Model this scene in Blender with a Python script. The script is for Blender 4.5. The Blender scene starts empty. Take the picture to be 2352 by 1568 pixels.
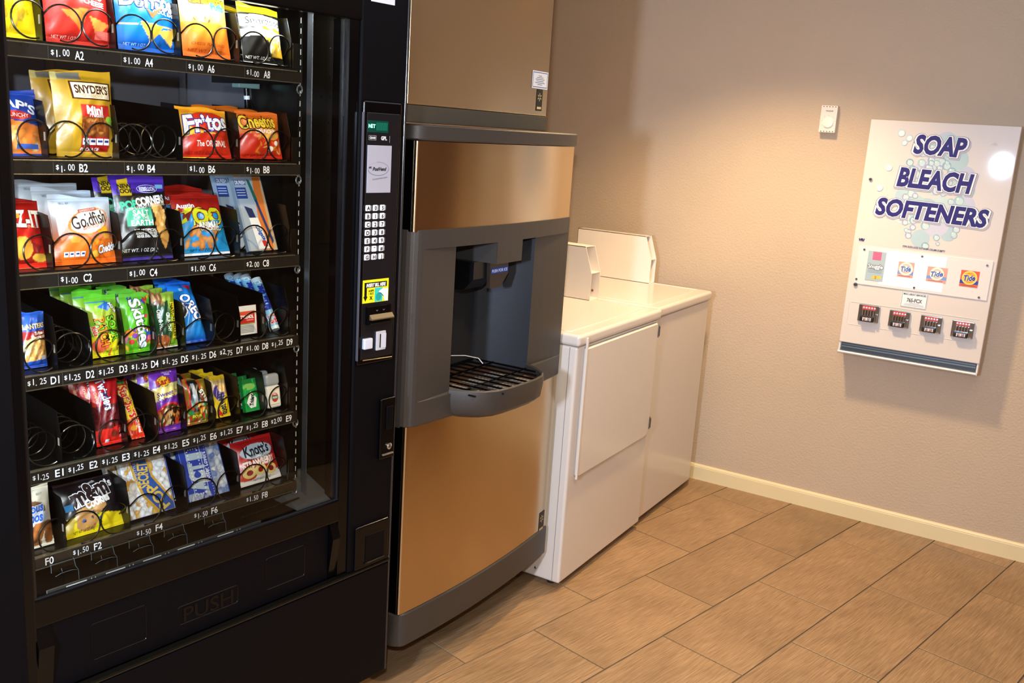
import bpy, bmesh, math, random
import numpy as np
from mathutils import Matrix, Vector
SC = bpy.context.scene; COL = SC.collection; PI = math.pi
random.seed(7); RNG = np.random.default_rng(7)

# ------------------------------------------------------------------ camera
cd = bpy.data.cameras.new('camera'); cam = bpy.data.objects.new('camera', cd); COL.objects.link(cam)
cd.sensor_width = 36.0; cd.lens = 2147.4 / 2352 * 36; cd.clip_start = 0.05
R0, R1, R2 = (0.850204, 0.522640, 0.0632496), (0.168980, -0.157135, -0.973013), (-0.498597, 0.837947, -0.221913)
cam.matrix_world = Matrix(((R0[0], -R1[0], -R2[0], 1.3834), (R0[1], -R1[1], -R2[1], -4.2920), (R0[2], -R1[2], -R2[2], 1.6451), (0, 0, 0, 1)))
SC.camera = cam
# ------------------------------------------------------------------ world, lights, exposure
w = bpy.data.worlds.new('world'); SC.world = w; w.use_nodes = True
w.node_tree.nodes['Background'].inputs[0].default_value = (0.75, 0.82, 1.0, 1)
w.node_tree.nodes['Background'].inputs[1].default_value = 0.25
SC.view_settings.view_transform = 'Standard'; SC.view_settings.look = 'None'
SC.view_settings.exposure = 0.0; SC.view_settings.gamma = 1.0; SC.view_settings.use_curve_mapping = False
try:
    SC.cycles.use_denoising = True
    SC.cycles.max_bounces = 8; SC.cycles.transparent_max_bounces = 12
    SC.cycles.sample_clamp_indirect = 6.0; SC.cycles.caustics_reflective = False; SC.cycles.caustics_refractive = False
except Exception: pass
def area(name, loc, target, size, power, col, sy=None):
    l = bpy.data.lights.new(name, 'AREA'); l.energy = power; l.color = col; l.size = size
    if sy: l.shape = 'ELLIPSE'; l.size_y = sy
    o = bpy.data.objects.new(name, l); COL.objects.link(o); o.location = loc
    o.rotation_euler = (Vector(target) - Vector(loc)).to_track_quat('-Z', 'Y').to_euler(); return o
def downlight(name, loc, power, col, cone=112, blend=.55, rad=.07):
    l = bpy.data.lights.new(name, 'SPOT'); l.energy = power; l.color = col; l.spot_size = math.radians(cone); l.spot_blend = blend; l.shadow_soft_size = rad
    o = bpy.data.objects.new(name, l); COL.objects.link(o); o.location = loc; return o
WARM = (1.0, 0.73, 0.40); COOL = (0.62, 0.76, 1.0)
LAMPS = [(.24, -.86), (.95, -2.75)]
downlight('downlight_over_dryers', (*LAMPS[0], 2.44), 168, WARM, 122, .75)
downlight('downlight_over_aisle', (*LAMPS[1], 2.44), 95, WARM, 130, .8)
area('doorway_daylight', (0.73, -4.72, 1.60), (0.35, -1.0, 1.0), 0.14, 70, COOL, 0.17)
downlight('downlight_by_right_wall', (1.50, -.75, 2.44), 14, WARM, 100, .6)
area('camera_flash', (1.40, -4.36, 1.84), (0.1, -1.6, 1.0), 0.05, 36, (.86, .92, 1.0), 0.04)
area('hall_ceiling_light', (.95, -4.4, 2.46), (.9, -3.4, 0), 0.8, 15, (.84, .91, 1.0))  # added unseen fill light above the camera
area('ceiling_panel_light', (.75, -1.7, 2.47), (.75, -1.7, 0), 1.1, 6, (.86, .92, 1.0))  # added soft overhead fill for general bounce, not a known fixture

# ------------------------------------------------------------------ materials
def lin(h):
    if not isinstance(h, str): return tuple(h)
    h = h.lstrip('#'); o = []
    for i in (0, 2, 4):
        c = int(h[i:i+2], 16) / 255; o.append(c / 12.92 if c <= .04045 else ((c + .055) / 1.055) ** 2.4)
    return tuple(o)
MATS = {}
def mat(name, col, rough=.5, metal=0., bump=0., bscale=200., bstretch=(1, 1, 1), emis=0., coat=0., alpha=None, var=0., spec=None, aniso=0., arot=0., bdist=.001, vcol=False, vscale=3., crough=.12):
    if name in MATS: return MATS[name]
    m = bpy.data.materials.new(name); m.use_nodes = True; nt = m.node_tree; b = nt.nodes['Principled BSDF']
    c = lin(col); b.inputs['Base Color'].default_value = (*c, 1)
    b.inputs['Roughness'].default_value = rough; b.inputs['Metallic'].default_value = metal
    if coat: b.inputs['Coat Weight'].default_value = coat; b.inputs['Coat Roughness'].default_value = crough
    if spec is not None: b.inputs['Specular IOR Level'].default_value = spec
    if emis: b.inputs['Emission Color'].default_value = (*c, 1); b.inputs['Emission Strength'].default_value = emis
    if vcol:
        a = nt.nodes.new('ShaderNodeVertexColor'); a.layer_name = 'Col'; nt.links.new(a.outputs[0], b.inputs['Base Color'])
    if bump or var:
        tc = nt.nodes.new('ShaderNodeTexCoord'); mp = nt.nodes.new('ShaderNodeMapping'); mp.inputs['Scale'].default_value = bstretch
        nt.links.new(tc.outputs['Object'], mp.inputs[0])
    if bump:
        n = nt.nodes.new('ShaderNodeTexNoise'); n.inputs['Scale'].default_value = bscale; n.inputs['Detail'].default_value = 3
        bp = nt.nodes.new('ShaderNodeBump'); bp.inputs['Strength'].default_value = bump; bp.inputs['Distance'].default_value = bdist
        nt.links.new(mp.outputs[0], n.inputs['Vector']); nt.links.new(n.outputs['Fac'], bp.inputs['Height']); nt.links.new(bp.outputs[0], b.inputs['Normal'])
    if var:
        n2 = nt.nodes.new('ShaderNodeTexNoise'); n2.inputs['Scale'].default_value = vscale; n2.inputs['Detail'].default_value = 5
        mx = nt.nodes.new('ShaderNodeMix'); mx.data_type = 'RGBA'
        mx.inputs[6].default_value = (*[v * (1 - var) for v in c], 1); mx.inputs[7].default_value = (*[min(1, v * (1 + var)) for v in c], 1)
        nt.links.new(mp.outputs[0], n2.inputs['Vector']); nt.links.new(n2.outputs['Fac'], mx.inputs[0]); nt.links.new(mx.outputs[2], b.inputs['Base Color'])
    if aniso:
        tg = nt.nodes.new('ShaderNodeTangent'); tg.direction_type = 'RADIAL'; tg.axis = 'Z'
        b.inputs['Anisotropic'].default_value = aniso; b.inputs['Anisotropic Rotation'].default_value = arot
        nt.links.new(tg.outputs[0], b.inputs['Tangent'])
    MATS[name] = m; return m
def ink(h): return mat('ink_' + h.lstrip('#'), h, .5, spec=.25)
def glassmat(name, tint=(1, 1, 1), rough=0.02, fac=0.04):
    if name in MATS: return MATS[name]
    m = bpy.data.materials.new(name); m.use_nodes = True; nt = m.node_tree; nt.nodes.clear()
    o = nt.nodes.new('ShaderNodeOutputMaterial'); t = nt.nodes.new('ShaderNodeBsdfTransparent'); g = nt.nodes.new('ShaderNodeBsdfGlossy')
    t.inputs[0].default_value = (*tint, 1); g.inputs['Roughness'].default_value = rough
    fr = nt.nodes.new('ShaderNodeFresnel'); fr.inputs[0].default_value = 1.22
    mx = nt.nodes.new('ShaderNodeMixShader'); nt.links.new(fr.outputs[0], mx.inputs[0])
    nt.links.new(t.outputs[0], mx.inputs[1]); nt.links.new(g.outputs[0], mx.inputs[2]); nt.links.new(mx.outputs[0], o.inputs[0])
    MATS[name] = m; return m
M_WALL = mat('wall_paint', (0.53, 0.412, 0.298), .55, bump=.55, bscale=110, var=.05, bdist=.004, spec=.25)
M_DOORW = mat('brown_wood_door', (.13, .062, .026), .4, var=.35, vscale=8, bstretch=(1, 1, .1))
M_CEIL = mat('ceiling_paint', '#d8cdbb', .8)
M_BASE = mat('baseboard_cream', '#e3d2a6', .35, var=.05, coat=.2)
M_GROUT = mat('grout', '#5f5347', .8, bump=.3)
M_BLACK = mat('black_textured', '#030306', .5, bump=.25, bscale=900, spec=.12)
M_GLOSSBLK = mat('black_plastic', '#030304', .20, spec=.28)
M_TRAYBLK = mat('tray_black', '#060605', .32, spec=.45)
M_DARKIN = mat('cabinet_inside', '#17150f', .30, metal=.3, var=.3, vscale=5)
M_BACK = mat('cabinet_back', '#56565e', .5, bump=.2, bscale=400)
M_WIRE = mat('coil_wire', '#3a3833', .22, metal=.9)
M_STEEL = mat('brushed_steel', (0.58, 0.45, 0.29), .19, metal=1., bump=.10, bscale=30, bstretch=(1, 1, 45), aniso=.9, arot=.25, bdist=.0004)
M_GREY = mat('moulded_grey_plastic', '#35312e', .40, bump=.5, bscale=650, var=.08, spec=.5, vscale=6)
M_GREYD = mat('dark_grey_steel', '#2b2a2c', .45)
M_WHITE = mat('white_enamel', '#d6cdc4', .25, coat=.3)
M_WHITE2 = mat('white_panel', '#dcd2ca', .38, coat=.5, crough=.035, spec=.25)
M_CHROME = mat('chrome', '#c9ccd0', .12, metal=1.)
M_RUST = mat('rusty_mesh', '#4a3020', .7, var=.5, vscale=40)
M_GLASS = glassmat('vending_glass', (.97, .98, .97))
M_CLEAR = glassmat('clear_plastic', (.9, .95, .97), .05)
M_PRINT = mat('printed_film', '#ffffff', .30, vcol=True, bump=.30, bscale=26, bdist=.005, spec=.6)
M_CARD = mat('printed_card', '#ffffff', .40, vcol=True)

# ------------------------------------------------------------------ mesh helpers
class MB:
    def __init__(s): s.v = []; s.f = []; s.m = []
    def add(s, v, f, mi=0):
        o = len(s.v); s.v.extend([tuple(p) for p in v]); s.f.extend([tuple(i + o for i in q) for q in f]); s.m.extend([mi] * len(f)); return s
    def box(s, lo, hi, mi=0, r=0, seg=2):
        x0, y0, z0 = lo; x1, y1, z1 = hi
        V = [(x0, y0, z0), (x1, y0, z0), (x1, y1, z0), (x0, y1, z0), (x0, y0, z1), (x1, y0, z1), (x1, y1, z1), (x0, y1, z1)]
        F = [(0, 3, 2, 1), (4, 5, 6, 7), (0, 1, 5, 4), (1, 2, 6, 5), (2, 3, 7, 6), (3, 0, 4, 7)]
        if not r: return s.add(V, F, mi)
        bm = bmesh.new(); vs = [bm.verts.new(p) for p in V]
        for f in F: bm.faces.new([vs[i] for i in f])
        bmesh.ops.bevel(bm, geom=bm.edges[:], offset=r, segments=seg, affect='EDGES', profile=.5)
        bm.verts.index_update(); s.add([v.co[:] for v in bm.verts], [[v.index for v in f.verts] for f in bm.faces], mi); bm.free(); return s
    def prism(s, pts, axis, a, b, mi=0):
        n = len(pts)
        def P(p, t):
            q = list(p); q.insert(axis, t); return tuple(q)
        s.add([P(p, a) for p in pts] + [P(p, b) for p in pts], [tuple(range(n))[::-1], tuple(range(n, 2 * n))] + [(i, (i + 1) % n, n + (i + 1) % n, n + i) for i in range(n)], mi); return s
    def grid(s, P, mi=0, closeu=False):
        nv = len(P); nu = len(P[0]); V = [p for r in P for p in r]; F = []
        for j in range(nv - 1):
            for i in range(nu - (0 if closeu else 1)):
                k = (i + 1) % nu; F.append((j * nu + i, j * nu + k, (j + 1) * nu + k, (j + 1) * nu + i))
        return s.add(V, F, mi)
    def tube(s, path, r, n=8, mi=0, caps=True):
        path = [Vector(p) for p in path]; rings = []; up = None
        for i, p in enumerate(path):
            t = (path[min(i + 1, len(path) - 1)] - path[max(i - 1, 0)]).normalized()
            if up is None: up = t.orthogonal().normalized()
            up = (up - t * up.dot(t)).normalized(); b = t.cross(up); rr = r[i] if isinstance(r, (list, tuple)) else r
            rings.append([tuple(p + (up * math.cos(a) + b * math.sin(a)) * rr) for a in [2 * PI * k / n for k in range(n)]])
        s.grid(rings, mi, True)
        if caps: s.add(rings[0], [tuple(range(n))[::-1]], mi); s.add(rings[-1], [tuple(range(n))], mi)
        return s
    def lathe(s, prof, c, axis=2, n=24, mi=0):
        rings = []
        for r, h in prof:
            ring = []
            for k in range(n):
                a = 2 * PI * k / n; p = [r * math.cos(a), r * math.sin(a)]; p.insert(axis, h); ring.append((p[0] + c[0], p[1] + c[1], p[2] + c[2]))
            rings.append(ring)
        s.grid(rings, mi, True); s.add(rings[0], [tuple(range(n))], mi); s.add(rings[-1], [tuple(range(n))[::-1]], mi); return s
    def build(s, name, mats, parent=None, smooth=False, loc=(0, 0, 0), kind=None):
        me = bpy.data.meshes.new(name); me.from_pydata(s.v, [], s.f)
        mats = mats if isinstance(mats, (list, tuple)) else [mats]
        for m in mats: me.materials.append(m)
        me.polygons.foreach_set('material_index', s.m)
        if smooth: me.polygons.foreach_set('use_smooth', [True] * len(s.f))
        me.validate(); me.update()
        if smooth:
            try: me.set_sharp_from_angle(angle=math.radians(38))
            except Exception: pass
        o = bpy.data.objects.new(name, me); COL.objects.link(o); o.location = loc
        if parent: o.parent = parent
        if kind: o['kind'] = kind
        if smooth and len(s.f) < 1500:
            wn = o.modifiers.new('weighted', 'WEIGHTED_NORMAL'); wn.keep_sharp = True; wn.weight = 100
        return o
def tag(o, label=None, cat=None, group=None, kind=None):
    if label: o['label'] = label
    if cat: o['category'] = cat
    if group: o['group'] = group
    if kind: o['kind'] = kind
    return o
def empty(name, loc=(0, 0, 0), rz=0):
    o = bpy.data.objects.new(name, None); COL.objects.link(o); o.location = loc; o.rotation_euler = (0, 0, rz); o.empty_display_size = .1; return o

# ---- flat lettering: glyph outlines as triangles, centred, height = cap height
_TX = {}
def glyphs(s, bold=0., shear=0.):
    k = (s, bold, shear)
    if k in _TX: return _TX[k]
    cu = bpy.data.curves.new('t', 'FONT'); cu.body = s; cu.size = 1; cu.resolution_u = 3; cu.fill_mode = 'BOTH'; cu.offset = bold; cu.shear = shear
    cu.align_x = 'CENTER'
    ob = bpy.data.objects.new('t', cu); COL.objects.link(ob); bpy.context.view_layer.update()
    me = bpy.data.meshes.new_from_object(ob.evaluated_get(bpy.context.evaluated_depsgraph_get()))
    V = np.array([v.co[:2] for v in me.vertices]) if len(me.vertices) else np.zeros((0, 2)); F = [tuple(p.vertices) for p in me.polygons]
    bpy.data.objects.remove(ob); bpy.data.curves.remove(cu); bpy.data.meshes.remove(me)
    if len(V):
        V[:, 0] -= (V[:, 0].min() + V[:, 0].max()) / 2; V[:, 1] -= .36
    V = V / .72
    _TX[k] = (V, F); return V, F
class Decal:
    """flat print laid on a surface: mp(x, z, off) gives the point; x, z in metres on the face"""
    def __init__(s, mp): s._mp = mp; s.b = MB(); s.mats = []; s.n = 0
    def mp(s, x, z, off): return s._mp(x, z, off + s.n * 3e-6)
    def mi(s, c):
        m = ink(c) if isinstance(c, str) else c
        if m not in s.mats: s.mats.append(m)
        return s.mats.index(m)
    def poly(s, pts, c, lay=1, sub=0.012):
        s.n += 1; bm = bmesh.new(); vs = [bm.verts.new((p[0], p[1], 0)) for p in pts]; f = bm.faces.new(vs); bmesh.ops.triangulate(bm, faces=[f])
        for _ in range(4):
            e = [e for e in bm.edges if e.calc_length() > sub]
            if not e: break
            bmesh.ops.subdivide_edges(bm, edges=e, cuts=1); bmesh.ops.triangulate(bm, faces=[f for f in bm.faces if len(f.verts) > 3])
        bm.verts.index_update()
        s.b.add([s.mp(v.co.x, v.co.y, lay * .00025) for v in bm.verts], [[v.index for v in f.verts] for f in bm.faces], s.mi(c)); bm.free(); return s
    def rect(s, x0, z0, x1, z1, c, lay=1, rot=0, sub=.012):
        cx, cz = (x0 + x1) / 2, (z0 + z1) / 2; ca, sa = math.cos(rot), math.sin(rot)
        return s.poly([(cx + (x - cx) * ca - (z - cz) * sa, cz + (x - cx) * sa + (z - cz) * ca) for x, z in ((x0, z0), (x1, z0), (x1, z1), (x0, z1))], c, lay, sub)
    def ell(s, cx, cz, rx, rz, c, lay=1, n=20, rot=0, sub=.012):
        ca, sa = math.cos(rot), math.sin(rot)
        return s.poly([(cx + rx * math.cos(a) * ca - rz * math.sin(a) * sa, cz + rx * math.cos(a) * sa + rz * math.sin(a) * ca) for a in [2 * PI * k / n for k in range(n)]], c, lay, sub)
    def ring(s, cx, cz, rx, rz, t, c, lay=1, n=32, a0=0, a1=2 * PI):
        s.n += 1; P = [[(cx + (rx - q * t) * math.cos(a), cz + (rz - q * t) * math.sin(a)) for a in [a0 + (a1 - a0) * k / n for k in range(n + 1)]] for q in (0, 1)]
        s.b.grid([[s.mp(x, z, lay * .00025) for x, z in r] for r in P], s.mi(c)); return s
    def text(s, t, x, z, h, c, lay=2, rot=0, bold=0., shear=0., wide=None, outline=None, ow=.05, xs=1., arc=0.):
        def put(V, F, c, lay):
            V = V * h; s.n += 1
            X = V[:, 0] * xs * sc; Z = V[:, 1] + arc * X * X
            ca, sa = math.cos(rot), math.sin(rot)
            s.b.add([s.mp(x + a * ca - b_ * sa, z + a * sa + b_ * ca, lay * .00025 + q_ * 2.5e-7) for q_, (a, b_) in enumerate(zip(X, Z))], F, s.mi(c))
        V, F = glyphs(t, bold, shear); sc = 1.
        if not len(V): return s
        if wide: sc = wide / ((V[:, 0].max() - V[:, 0].min()) * h * xs)
        if outline:
            V2, F2 = glyphs(t, bold + ow, shear); put(V2, F2, outline, lay)
            put(V, F, c, lay + 1)
        else: put(V, F, c, lay)
        return s
    def build(s, name, parent):
        return s.b.build(name, s.mats or [ink('#ffffff')], parent)
# ------------------------------------------------------------------ room shell
X0, X1, Y0, Y1, HC = -1.12, 1.72, -5.6, 0.0, 2.50
def struct(o): o['kind'] = 'structure'; return o
struct(MB().box((X0 - .1, Y1, -.02), (X1 + .1, Y1 + .1, HC)).build('wall_back', M_WALL))
struct(MB().box((X0 - .1, Y0, -.02), (X0, Y1, HC)).build('wall_left', M_WALL))
struct(MB().box((X1, Y0, -.02), (X1 + .1, Y1, HC)).build('wall_right', M_WALL))
struct(MB().box((X0 - .1, Y0 - .1, -.02), (X1 + .1, Y0, HC)).build('wall_front', M_WALL))
struct(MB().box((X0 - .1, Y0 - .1, HC), (X1 + .1, Y1 + .1, HC + .1)).build('ceiling', M_CEIL))
def skirting(name, a, b, axis):
    prof = [(0, 0), (.012, 0), (.012, .064), (.0105, .066), (.0105, .070), (.007, .0765), (.003, .0785), (0, .0785)]
    m = MB()
    if axis == 'x': m.prism([(-p, z) for p, z in prof], 0, a, b)
    else: m.prism([(X1 - p, z) for p, z in prof], 1, a, b)
    return struct(m.build(name, M_BASE))
skirting('baseboard_back', X0, X1 - .012, 'x'); skirting('baseboard_right', Y0, Y1 - .012, 'y')
# unseen brown doors, added in the right wall to darken reflections
for k, (a, b_) in enumerate(((-1.75, -.42), (-3.12, -1.79))):
    d = struct(MB().box((X1 - .035, a, .005), (X1 - .001, b_, 2.08), r=.004).build('door_%d' % (k + 1), M_DOORW))
    for z0, z1 in ((.12, .95), (1.08, 1.95)): MB().box((X1 - .045, a + .12, z0), (X1 - .034, b_ - .12, z1), r=.004).build('door_panel', M_DOORW, d)
    MB().lathe([(.026, 0), (.026, -.006), (.011, -.012), (.011, -.035), (.026, -.045), (.024, -.062), (.004, -.066)], (0, 0, 0), 0, 18).build('door_knob', M_CHROME, d, True, (X1 - .035, a + .07 if k == 0 else b_ - .07, 1.0))
# floor: slab with recessed grout, wood-look porcelain tiles laid askew to the room
floor = struct(MB().box((X0 - .1, Y0 - .1, -.06), (X1 + .1, Y1 + .1, -.0035)).build('floor', M_GROUT))
def tile_mat():
    m = bpy.data.materials.new('wood_look_tile'); m.use_nodes = True; nt = m.node_tree; b = nt.nodes['Principled BSDF']; L = nt.links
    tc = nt.nodes.new('ShaderNodeTexCoord'); oi = nt.nodes.new('ShaderNodeObjectInfo')
    add = nt.nodes.new('ShaderNodeVectorMath'); add.operation = 'ADD'; L.new(tc.outputs['Object'], add.inputs[0])
    mul = nt.nodes.new('ShaderNodeMath'); mul.operation = 'MULTIPLY'; mul.inputs[1].default_value = 37; L.new(oi.outputs['Random'], mul.inputs[0]); L.new(mul.outputs[0], add.inputs[1])
    mp = nt.nodes.new('ShaderNodeMapping'); mp.inputs['Scale'].default_value = (1, .035, 1); L.new(add.outputs[0], mp.inputs[0])
    n1 = nt.nodes.new('ShaderNodeTexNoise'); n1.inputs['Scale'].default_value = 330; n1.inputs['Detail'].default_value = 4; L.new(mp.outputs[0], n1.inputs['Vector'])
    n2 = nt.nodes.new('ShaderNodeTexNoise'); n2.inputs['Scale'].default_value = 5; n2.inputs['Detail'].default_value = 6; L.new(add.outputs[0], n2.inputs['Vector'])
    cr = nt.nodes.new('ShaderNodeValToRGB'); cr.color_ramp.elements[0].position = .3; cr.color_ramp.elements[1].position = .72
    cr.color_ramp.elements[0].color = (.235, .135, .062, 1); cr.color_ramp.elements[1].color = (.425, .265, .135, 1); L.new(n1.outputs['Fac'], cr.inputs[0])
    mx = nt.nodes.new('ShaderNodeMix'); mx.data_type = 'RGBA'; mx.blend_type = 'MULTIPLY'; mx.inputs[0].default_value = .55
    cr2 = nt.nodes.new('ShaderNodeValToRGB'); cr2.color_ramp.elements[0].color = (.62, .60, .58, 1); cr2.color_ramp.elements[1].color = (1, 1, 1, 1); cr2.color_ramp.elements[0].position = .3; cr2.color_ramp.elements[1].position = .65
    L.new(n2.outputs['Fac'], cr2.inputs[0]); L.new(cr.outputs[0], mx.inputs[6]); L.new(cr2.outputs[0], mx.inputs[7])
    hs = nt.nodes.new('ShaderNodeHueSaturation'); mr = nt.nodes.new('ShaderNodeMapRange'); mr.inputs[3].default_value = .93; mr.inputs[4].default_value = 1.08
    L.new(oi.outputs['Random'], mr.inputs[0]); L.new(mr.outputs[0], hs.inputs['Value']); L.new(mx.outputs[2], hs.inputs['Color']); L.new(hs.outputs[0], b.inputs['Base Color'])
    bp = nt.nodes.new('ShaderNodeBump'); bp.inputs['Strength'].default_value = .25; bp.inputs['Distance'].default_value = .001; L.new(n1.outputs['Fac'], bp.inputs['Height']); L.new(bp.outputs[0], b.inputs['Normal'])
    b.inputs['Roughness'].default_value = .42; b.inputs['Specular IOR Level'].default_value = .45; return m
M_TILE = tile_mat()
TX, TY, TA, TW, TLn = -.2662, -1.6888, -.2232, .308, .630; G = .0022
ca, sa = math.cos(TA), math.sin(TA)
def clip(P, n, d):
    o = []
    for i in range(len(P)):
        a, b = P[i], P[(i + 1) % len(P)]; da, db = n[0] * a[0] + n[1] * a[1] - d, n[0] * b[0] + n[1] * b[1] - d
        if da <= 0: o.append(a)
        if da * db < 0: t = da / (da - db); o.append((a[0] + (b[0] - a[0]) * t, a[1] + (b[1] - a[1]) * t))
    return o
def tile_mesh(P):
    cx = sum(p[0] for p in P) / len(P); cy = sum(p[1] for p in P) / len(P); n = len(P)
    ins = [(cx + (p[0] - cx) * (1 - .0016 / max(.02, math.hypot(p[0] - cx, p[1] - cy))), cy + (p[1] - cy) * (1 - .0016 / max(.02, math.hypot(p[0] - cx, p[1] - cy)))) for p in P]
    V = [(x, y, -.0034) for x, y in P] + [(x, y, -.0008) for x, y in P] + [(x, y, 0) for x, y in ins]
    F = [(i, (i + 1) % n, n + (i + 1) % n, n + i) for i in range(n)] + [(n + i, n + (i + 1) % n, 2 * n + (i + 1) % n, 2 * n + i) for i in range(n)] + [tuple(range(2 * n, 3 * n))]
    me = bpy.data.meshes.new('floor_tile'); me.from_pydata(V, [], F); me.materials.append(M_TILE); return me
full = [(G, G), (TW - G, G), (TW - G, TLn - G), (G, TLn - G)]; full_me = tile_mesh(full)
LIM = [((1, 0), X1 - .001), ((-1, 0), -X0 - .001), ((0, 1), Y1 - .0005), ((0, -1), -Y0 - .001)]
for iu in range(-14, 16):
    off = .5 * (iu % 2)     # half-bond
    for iv in range(-11, 8):
        v0 = (iv + (0 if iu % 2 else .5)) * TLn; u0 = iu * TW
        lim = [((nx * ca + ny * sa, -nx * sa + ny * ca), d - (nx * TX + ny * TY)) for (nx, ny), d in LIM]
        P = [(x + u0, y + v0) for x, y in full]; Q = P
        for n_, d_ in lim:
            Q = clip(Q, n_, d_)
            if len(Q) < 3: break
        if len(Q) < 3: continue
        ar = abs(sum(Q[i][0] * Q[(i + 1) % len(Q)][1] - Q[(i + 1) % len(Q)][0] * Q[i][1] for i in range(len(Q)))) / 2
        if ar < 4e-4: continue
        me = full_me if (len(Q) == 4 and all(a == b for a, b in zip(P, Q))) else tile_mesh([(x - u0, y - v0) for x, y in Q])
        o = bpy.data.objects.new('floor_tile', me); COL.objects.link(o); o.parent = floor
        wx, wy = TX + u0 * ca - v0 * sa, TY + u0 * sa + v0 * ca
        o.location = (wx, wy, RNG.uniform(-.0003, .0003)); o.rotation_euler = (0, 0, TA)
# ceiling lamps (out of frame, they light the room)
for i, (x, y, r) in enumerate([(*LAMPS[0], .075), (*LAMPS[1], .075)]):
    t = empty('ceiling_light', (x, y, HC)); tag(t, ['round warm ceiling light above the dryers', 'round warm ceiling light above the vending machine'][i], 'lamp')
    MB().lathe([(r + .03, -.0), (r + .03, -.03), (r, -.035), (r, 0)], (0, 0, 0)).build('rim', M_CHROME, t, True)
    MB().lathe([(r, -.02), (.001, -.02)], (0, 0, 0)).build('diffuser', mat('lamp_diffuser', (1, .72, .4), emis=6), t)

# ------------------------------------------------------------------ thermostat
th = empty('thermostat', (.366, 0, 1.770)); tag(th, 'small white wall thermostat with round dial left of the soap dispenser', 'thermostat')
MB().box((-.0355, -.034, -.0575), (.0355, 0, .0575), r=.004).build('housing', mat('thermostat_white', '#ded6cc', .4), th, True)
MB().lathe([(.0225, 0), (.0225, -.005), (.019, -.0065), (.001, -.0065)], (0, 0, 0), 1, 28).build('dial', mat('thermostat_dial', '#e8e1d8', .35), th, True).location = (.002, -.0335, -.014)
m = MB()
for i in range(5):
    for z in (.052, -.052): m.box((-.026 + i * .0125, -.0346, z - .0016), (-.022 + i * .0125, -.033, z + .0016))
m.build('vent_slots', mat('vent_dark', '#1a1715', .7), th, kind='stuff')
D = Decal(lambda x, z, o: (x, -.0342 - o, z)); D.text('Honeywell', .002, .035, .0065, '#6b655f', bold=.02, wide=.030)
for k in range(7):
    a = PI * (1.15 - .217 * k); D.rect(.002 + .029 * math.cos(a) - .0006, -.014 + .029 * math.sin(a) - .0012, .002 + .029 * math.cos(a) + .0006, -.014 + .029 * math.sin(a) + .0012, '#6b655f')
D.build('markings', th)

# ------------------------------------------------------------------ soap dispenser
sd = empty('soap_dispenser', (.838, 0, 0)); tag(sd, 'white wall-mounted coin dispenser for soap, bleach and softeners', 'dispenser')
S0, S1, SZ0, SZ1, SY = -.280, .279, .826, 1.775, -.10
MB().box((S0, -.088, SZ0 - .048), (S1, 0, SZ1), r=.002).build('cabinet', M_WHITE2, sd)
MB().box((S0 - .001, SY, SZ0), (S1 + .001, -.0885, SZ1 + .001), r=.0035, seg=3).build('front_door', M_WHITE2, sd, True)
# delivery tray under the door
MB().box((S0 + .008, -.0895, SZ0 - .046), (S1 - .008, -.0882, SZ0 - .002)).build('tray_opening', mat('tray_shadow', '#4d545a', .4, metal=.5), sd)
t_ = MB(); t_.box((S0 + .012, -.097, SZ0 - .020), (S1 - .012, -.089, SZ0 - .016)); t_.box((S0 + .012, -.094, SZ0 - .010), (S1 - .012, -.089, SZ0 - .007)); t_.build('tray_slats', mat('tray_metal', '#8d979e', .3, metal=.8), sd)
MB().tube([(S0 - .001, -.098, SZ0 - .044), (S1 - .006, -.098, SZ0 - .044)], .0065, 12).build('tray_lip', mat('tray_lip_metal', '#d9d4cd', .3, metal=.4), sd, True)
for x in (S0, S1 - .008): MB().prism([(-.101, SZ0 - .05), (-.088, SZ0 - .05), (-.088, SZ0), (-.094, SZ0)], 0, x, x + .006).build('tray_cheek', M_WHITE2, sd)
FD = lambda x, z, o: (x - .838, SY - .0003 - o, z)
D = Decal(FD); rs = random.Random(3)
# soft foam glow behind the words: many pale discs
for k in range(26):
    a = rs.uniform(0, 2 * PI); q = math.sqrt(rs.random()); x = .845 + .125 * q * math.cos(a); z = 1.50 + .205 * q * math.sin(a); r = rs.uniform(.028, .05)
    D.ell(x, z, r, r, ['#c6d8d8', '#b6cfd2', '#b2c9d2', '#c8cadc'][k % 4], 1 + k % 3 * .2, 20, sub=.05)
for k in range(70):
    a = rs.uniform(0, 2 * PI); q = math.sqrt(rs.random()); x = .845 + .135 * q * math.cos(a) ; z = 1.495 + .235 * q * math.sin(a); r = rs.uniform(.008, .019)
    c = ['#98bcc4', '#a6c4c8', '#8fb0be', '#a6a8cc'][k % 4]; ly = 2 + (k % 10) * .25
    D.ell(x, z, r, r, c, ly, 16, sub=.05); D.ell(x + r * .12, z - r * .15, r * .72, r * .72, '#c9dbdc', ly + .1, 14, sub=.05); D.ell(x - r * .3, z + r * .35, r * .22, r * .22, '#fbf6ee', ly + .2, 8, sub=.05)
for (x, z, r) in [(.683, 1.728, .016), (.716, 1.71, .014), (.700, 1.69, .012), (.905, 1.65, .014), (.655, 1.585, .014), (.63, 1.5, .014)]:
    D.ell(x, z, r, r, '#c3d3d8', 4.6, 16, sub=.05); D.ell(x + .002, z - .002, r * .7, r * .7, '#eef1ee', 4.7, 14, sub=.05)
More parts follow.
